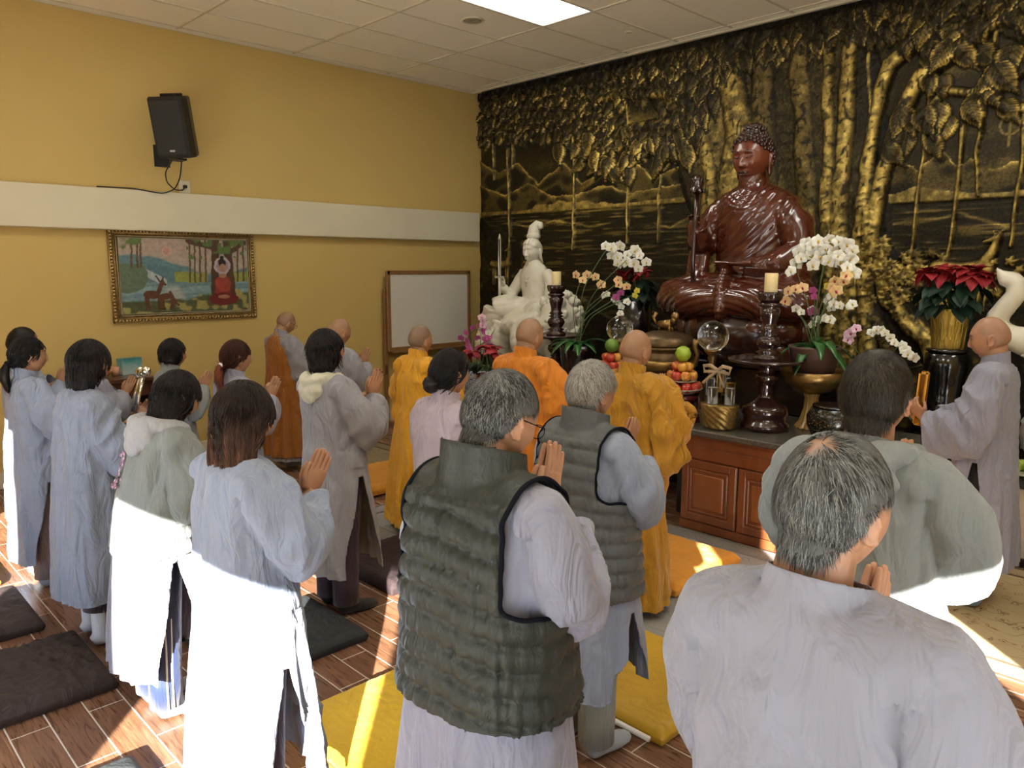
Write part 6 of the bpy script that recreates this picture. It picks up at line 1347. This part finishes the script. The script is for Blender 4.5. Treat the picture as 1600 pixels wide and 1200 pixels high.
def orchid(name, base, label, cat, sprays, y0, leaves=7, pot=None, leafL=.26, seed=1, lz=0):
    r = random.Random(seed); e = empty(name, base, 0, label, cat)
    if pot: pot(e)
    for k in range(leaves): ob('leaf', strap(leafL*r.uniform(.7, 1.1), .040, r.uniform(.6, 1.1), k*2*math.pi/leaves+r.uniform(-.3, .3), lz, r.uniform(.4, .9)), M_LEAF, e)
    for kind, pts, arc in sprays:
        # stem : from the pot up through the blossoms
        P = sorted(pts, key=lambda p: p[0]) if arc else pts
        cx = sum(p[0] for p in P)/len(P); cz = max(p[1] for p in P)
        b = np.array((r.uniform(-.04, .04), r.uniform(-.03, .03), lz)); q = [b, np.array((.35*(P[0][0]-base[0]), 0, .55*(P[0][1]-base[2]))), np.array((P[0][0]-base[0], y0-base[1]+.02, P[0][1]-base[2]-.02))]
        for p in P[1::3]: q.append(np.array((p[0]-base[0], y0-base[1]+.03, p[1]-base[2]-.01)))
        q = np.array(q); t = np.linspace(0, len(q)-1, 30); q = np.stack([np.interp(t, range(len(q)), q[:, k]) for k in range(3)], 1)
        for _ in range(4): q[1:-1] = (q[:-2]+2*q[1:-1]+q[2:])/4
        ob('stem', MB().tube(q, .0035, 6), M_STEM, e)
        for (px, pz) in pts:
            o = bpy.data.objects.new('blossom', FL[kind]); COL.objects.link(o); o.parent = e; o.location = (px-base[0], y0-base[1]+r.uniform(-.06, .05), pz-base[2]); o.rotation_euler = (r.uniform(-.3, .3), r.uniform(-.5, .5), .45+r.uniform(-.5, .5)); o.scale = (r.uniform(.85, 1.1),)*3
RW = [(5.188, 2.044), (5.233, 2.099), (5.164, 1.96), (5.22, 1.997), (5.281, 2.015), (5.291, 2.084), (5.346, 2.115), (5.405, 2.127), (5.475, 2.112), (5.544, 2.088), (5.586, 2.048), (5.572, 1.99), (5.513, 2.013), (5.443, 2.041), (5.387, 2.06), (5.424, 1.978), (5.493, 1.968), (5.563, 1.933), (5.597, 1.893), (5.324, 1.946), (5.167, 1.904), (5.353, 2.006)]
RP = [(5.129, 1.688), (5.15, 1.76), (5.198, 1.775), (5.26, 1.785)]; RP2 = [(5.479, 1.789), (5.535, 1.835), (5.567, 1.875), (5.453, 1.834), (5.512, 1.768)]
RS = [(5.206, 1.632), (5.265, 1.611), (5.312, 1.627), (5.319, 1.521)]; RS2 = [(5.415, 1.699), (5.45, 1.731), (5.485, 1.679), (5.442, 1.645), (5.531, 1.667), (5.576, 1.66), (5.61, 1.678)]; RS3 = [(5.377, 1.561), (5.423, 1.572), (5.479, 1.566)]
def planter(e): ob('planter', MB().lathe([(.12, -.20), (.14, -.19), (.175, -.02), (.182, .0), (.165, .0), (.15, -.02), (0, -.02)], seg=40), plain('brown ceramic', (.10, .055, .042), .45), e)
orchid('orchid_arrangement', (5.38, -1.50, 1.375), 'tall white, peach and purple orchids in a brown planter on a brass bowl', 'orchids', [('w', RW[:7], 1), ('w', RW[7:14], 1), ('w', RW[14:], 0), ('p', RP, 0), ('p', RP2, 0), ('s', RS, 0), ('s', RS2, 0), ('s', RS3, 0), ('m', [(5.328, 1.768), (5.34, 1.723), (5.328, 1.616)], 0), ('y', [(5.41, 1.797)], 0)], -1.45, 11, planter, .30, 2, -.02)
e = empty('brass_bowl_stand', (5.38, -1.50, .779), 0, 'brass bowl on a fluted gold stem under the tall orchid arrangement', 'bowl stand')
ob('bowl', MB().lathe([(.05, .25), (.12, .27), (.19, .33), (.235, .42), (.225, .42), (.17, .36), (.10, .345), (0, .34)], seg=48), M_BRASS, e); ob('fluted_stem', MB().lathe([(.11, 0), (.105, .01), (.075, .05), (.05, .14), (.045, .22), (.06, .26)], seg=60, lobes=14, amp=.07), gloss('gold stem', (.36, .22, .06), .25, (.50, .33, .10)), e)
LW = [(3.309, 2.123), (3.383, 2.105), (3.456, 2.121), (3.348, 2.036), (3.437, 2.024), (3.53, 2.045), (3.6, 2.062), (3.669, 2.078), (3.719, 2.032), (3.567, 1.977), (3.482, 1.966), (3.638, 1.966), (3.741, 1.976), (3.709, 1.921)]
def pot_l(e): ob('pot', MB().lathe([(.09, -.45), (.12, -.44), (.16, -.05), (.165, 0), (.14, 0), (0, -.02)], seg=32), M_BLKW, e)
orchid('orchid_arrangement', (3.22, -1.60, 1.235), 'orchid arrangement with white, peach and yellow blooms left of the large wooden Buddha', 'orchids', [('w', LW[:6], 0), ('w', LW[6:], 0), ('p', [(3.017, 1.86), (3.111, 1.861), (3.097, 1.813), (3.212, 1.844), (3.289, 1.775)], 0), ('p', [(3.45, 1.818), (3.509, 1.779), (3.581, 1.763)], 0), ('y', [(3.652, 1.725), (3.688, 1.687)], 0), ('s', [(3.291, 1.676), (3.366, 1.69), (3.404, 1.645), (3.441, 1.606), (3.493, 1.579), (3.516, 1.522), (3.549, 1.626), (3.48, 1.509)], 0), ('m', [(3.49, 1.704), (3.462, 1.664)], 0)], -1.34, 10, pot_l, .30, 3, -.02)
def pot_bw(e):
    t = NT('blue and white porcelain'); t.set(Base_Color=t.ramp(t.noise(t.co(), 55, 3, .7, 1), [(.42, (.05, .09, .20)), (.52, (.36, .40, .46))]), Roughness=.2)
    ob('pot', MB().lathe([(.13, -.28), (.17, -.27), (.23, -.12), (.235, -.03), (.25, 0), (.22, 0), (.21, -.03), (0, -.03)], seg=40), t.m, e)
PLc = [(2.005, 1.283), (2.092, 1.34), (2.169, 1.369), (2.243, 1.329), (2.308, 1.302), (2.024, 1.208), (2.12, 1.24), (2.215, 1.233), (2.308, 1.227), (1.954, 1.151), (2.052, 1.126), (2.167, 1.135), (2.261, 1.142), (2.353, 1.18), (1.934, 1.084), (2.022, 1.072), (2.119, 1.067), (2.335, 1.26), (1.926, 1.227)]
orchid('orchid_pot', (2.16, -1.85, .94), 'magenta orchids in a blue and white porcelain pot beside the white statue', 'orchids', [('m', PLc[:7], 0), ('m', PLc[7:13], 0), ('m', PLc[13:], 0), ('k', [(2.197, 1.446), (2.262, 1.424), (2.234, 1.373)], 0), ('s', [(2.335, 1.304), (2.363, 1.336)], 0)], -1.87, 12, pot_bw, .22, 5, -.02)
e = empty('plant_table', (2.16, -1.85, 0), 0, 'small dark table carrying the blue and white orchid pot', 'table'); ob('table_top', MB().box((0, 0, .635), (.50, .46, .04), bev=.01), M_BLKW, e, False)
for sx in (-1, 1):
    for sy in (-1, 1): ob('leg', MB().box((sx*.21, sy*.19, .31), (.05, .05, .62), bev=.008), M_BLKW, e, False)
def pot_s(e): ob('pot', MB().lathe([(.06, -.26), (.08, -.25), (.10, 0), (.085, 0), (0, -.02)], seg=28), plain('grey ceramic', (.16, .15, .14), .4), e)
orchid('orchid_pot', (5.80, -1.42, 1.04), 'small potted white and pale pink orchids arching beside the bald cropped vase stand', 'orchids', [('s', [(5.731, 1.485), (5.764, 1.505), (5.798, 1.511), (5.833, 1.491), (5.852, 1.457)], 0), ('s', [(5.908, 1.431), (5.938, 1.411), (5.972, 1.388), (6.002, 1.364), (6.032, 1.341)], 0), ('k', [(5.571, 1.452), (5.614, 1.478), (5.647, 1.511), (5.595, 1.431)], 0)], -1.42, 7, pot_s, .24, 6, -.02)
e = empty('speckled_vessel', (5.67, -1.80, .779), 0, 'black vessel with gold speckles at the foot of the brass bowl stand', 'vessel')
t = NT('gold speckled black glaze'); t.set(Base_Color=t.ramp(t.noise(t.co(), 110, 3, .8), [(.58, (.008, .008, .007)), (.66, (.38, .30, .12))]), Roughness=.25); ob('vessel_body', MB().lathe([(.10, 0), (.13, .02), (.165, .10), (.17, .16), (.14, .22), (.12, .225)], seg=36), t.m, e); ob('lip', MB().lathe([(.12, .222), (.135, .226), (.135, .24), (.12, .24)], seg=36), M_BLKW, e)
# ---- poinsettia on its tall stand
def poinsettia(base, label, sc, n, seed, pot):
    e = empty('poinsettia', base, 0, label, 'poinsettia'); r = random.Random(seed); pot(e)
    M_R = pmat('red bract', (.20, .006, .012), (.34, .012, .020)); M_G = pmat('dark green leaf', (.004, .020, .012), (.008, .036, .020))
    def leafm(L, w, mat, nme):
        P = []; nu, nv = 5, 8
        for i in range(nu):
            for j in range(nv):
                u = i/(nu-1)*2-1; v = j/(nv-1); P.append((v*L, u*w*math.sin(math.pi*min(1, v*.9+.1))**.9*(1.15-.3*v), .08*L*math.sin(v*3)-.25*L*v*v+.10*w*abs(u)))
        me = mesh_from(P, [(i*nv+j, i*nv+j+1, (i+1)*nv+j+1, (i+1)*nv+j) for i in range(nu-1) for j in range(nv-1)], nme); me.materials.append(mat); return me
    Lr, Lg = leafm(.125*sc, .042*sc, M_R, 'bract'), leafm(.14*sc, .05*sc, M_G, 'leaf')
    def put(me, nme, p, a, tl):
        o = bpy.data.objects.new(nme, me); COL.objects.link(o); o.parent = e; o.location = p; o.rotation_euler = (r.uniform(-.25, .25), tl, a)
    heads = [(r.uniform(-.2, .2)*sc, r.uniform(-.2, .2)*sc) for _ in range(n)]
    for k, (x, y) in enumerate(heads):
        z = (.30-.9*(x*x+y*y)/sc)*sc+r.uniform(-.02, .03); ob('stem', MB().tube([(0, 0, -.02), (x*.5, y*.5, z*.5), (x, y, z)], .005, 6), M_STEM, e)
        for q in range(6): put(Lr, 'bract', (x, y, z), q*1.05+r.uniform(-.3, .3), r.uniform(-.5, .9))
    for k in range(44 if sc > .8 else 16):
        a = r.uniform(0, 6.28); R_ = r.uniform(.06, .19)*sc; put(Lg, 'leaf', (R_*math.cos(a), R_*math.sin(a), r.uniform(.03, .22)*sc), a+r.uniform(-.5, .5), r.uniform(.2, .9))
def goldpot(e):
    t = NT('gold foil'); t.set(Base_Color=(.90, .66, .16), Metallic=.85, Roughness=.30); t.bump(t.noise(t.co(scale=(1, 1, .25)), 34, 4, .6, 1), .9, .02)
    ob('foil_pot', MB().lathe([(.10, -.27), (.105, -.26), (.125, .0), (.135, .02), (.11, -.01), (0, -.02)], seg=48, lobes=11, amp=.025), t.m, e)
poinsettia((6.02, -.72, 1.62), 'red poinsettia in a gold foil pot on the tall black stand', 1.0, 17, 4, goldpot)
e = empty('vase_stand', (6.02, -.72, 0), 0, 'tall glossy black carved pillar stand under the red poinsettia', 'stand')
ob('pillar', MB().lathe([(.17, 0), (.18, .04), (.14, .08), (.11, .16), (.125, .5), (.115, .80), (.13, .83), (.12, .86), (.13, .89), (.12, .92), (.13, .95), (.115, .98), (.13, 1.12), (.15, 1.22), (.14, 1.31), (.12, 1.325)], seg=48), gloss('black glazed ceramic', (.004, .004, .004), .12), e); ob('pillar_cap', MB().lathe([(.12, 1.32), (.14, 1.33), (.14, 1.348), (.1, 1.35)], seg=40), M_BLKW, e)
def claypot(e): ob('pot', MB().lathe([(.08, -.18), (.09, -.17), (.12, 0), (.10, 0), (0, -.02)], seg=28), M_RED, e)
poinsettia((2.95, -2.45, 1.02), 'dark red poinsettia peeking up behind the woman with the black bun', .75, 5, 8, claypot)
e = empty('flower_stand', (2.95, -2.45, 0), 0, 'dark slim flower stand hidden behind the woman with the black bun', 'stand'); ob('shelf', MB().box((0, 0, .82), (.30, .30, .035), bev=.008), M_BLKW, e, False); ob('column', MB().lathe([(.13, 0), (.13, .03), (.04, .08), (.04, .72), (.09, .80)]), M_BLKW, e)
poinsettia((3.10, -.55, 1.60), 'dark red poinsettia behind the white orchids left of the wooden Buddha', 1.0, 6, 9, lambda e: ob('pot', MB().lathe([(.13, -1.6), (.14, -1.58), (.10, -1.5), (.09, -.5), (.14, -.3), (.16, 0), (.12, 0), (0, -.02)], seg=28), M_BLKW, e)) if True else None
for (x, y, a, c_) in ((6.60, -1.14, 0, 0), (6.67, -1.08, 0, 1), (6.62, -1.05, 0, 2)):
    o = ob('apple', MB().lathe([(.0, -.026), (.010, -.034), (.022, -.034), (.034, -.018), (.039, .002), (.036, .020), (.024, .031), (.010, .029), (.003, .022)], (x, y, .648), 20), plain('green apple', (.30, .42, .05), .3)); tag(o, 'green apple on the plate at the right edge', 'apple', 'green apples on the right edge plate')
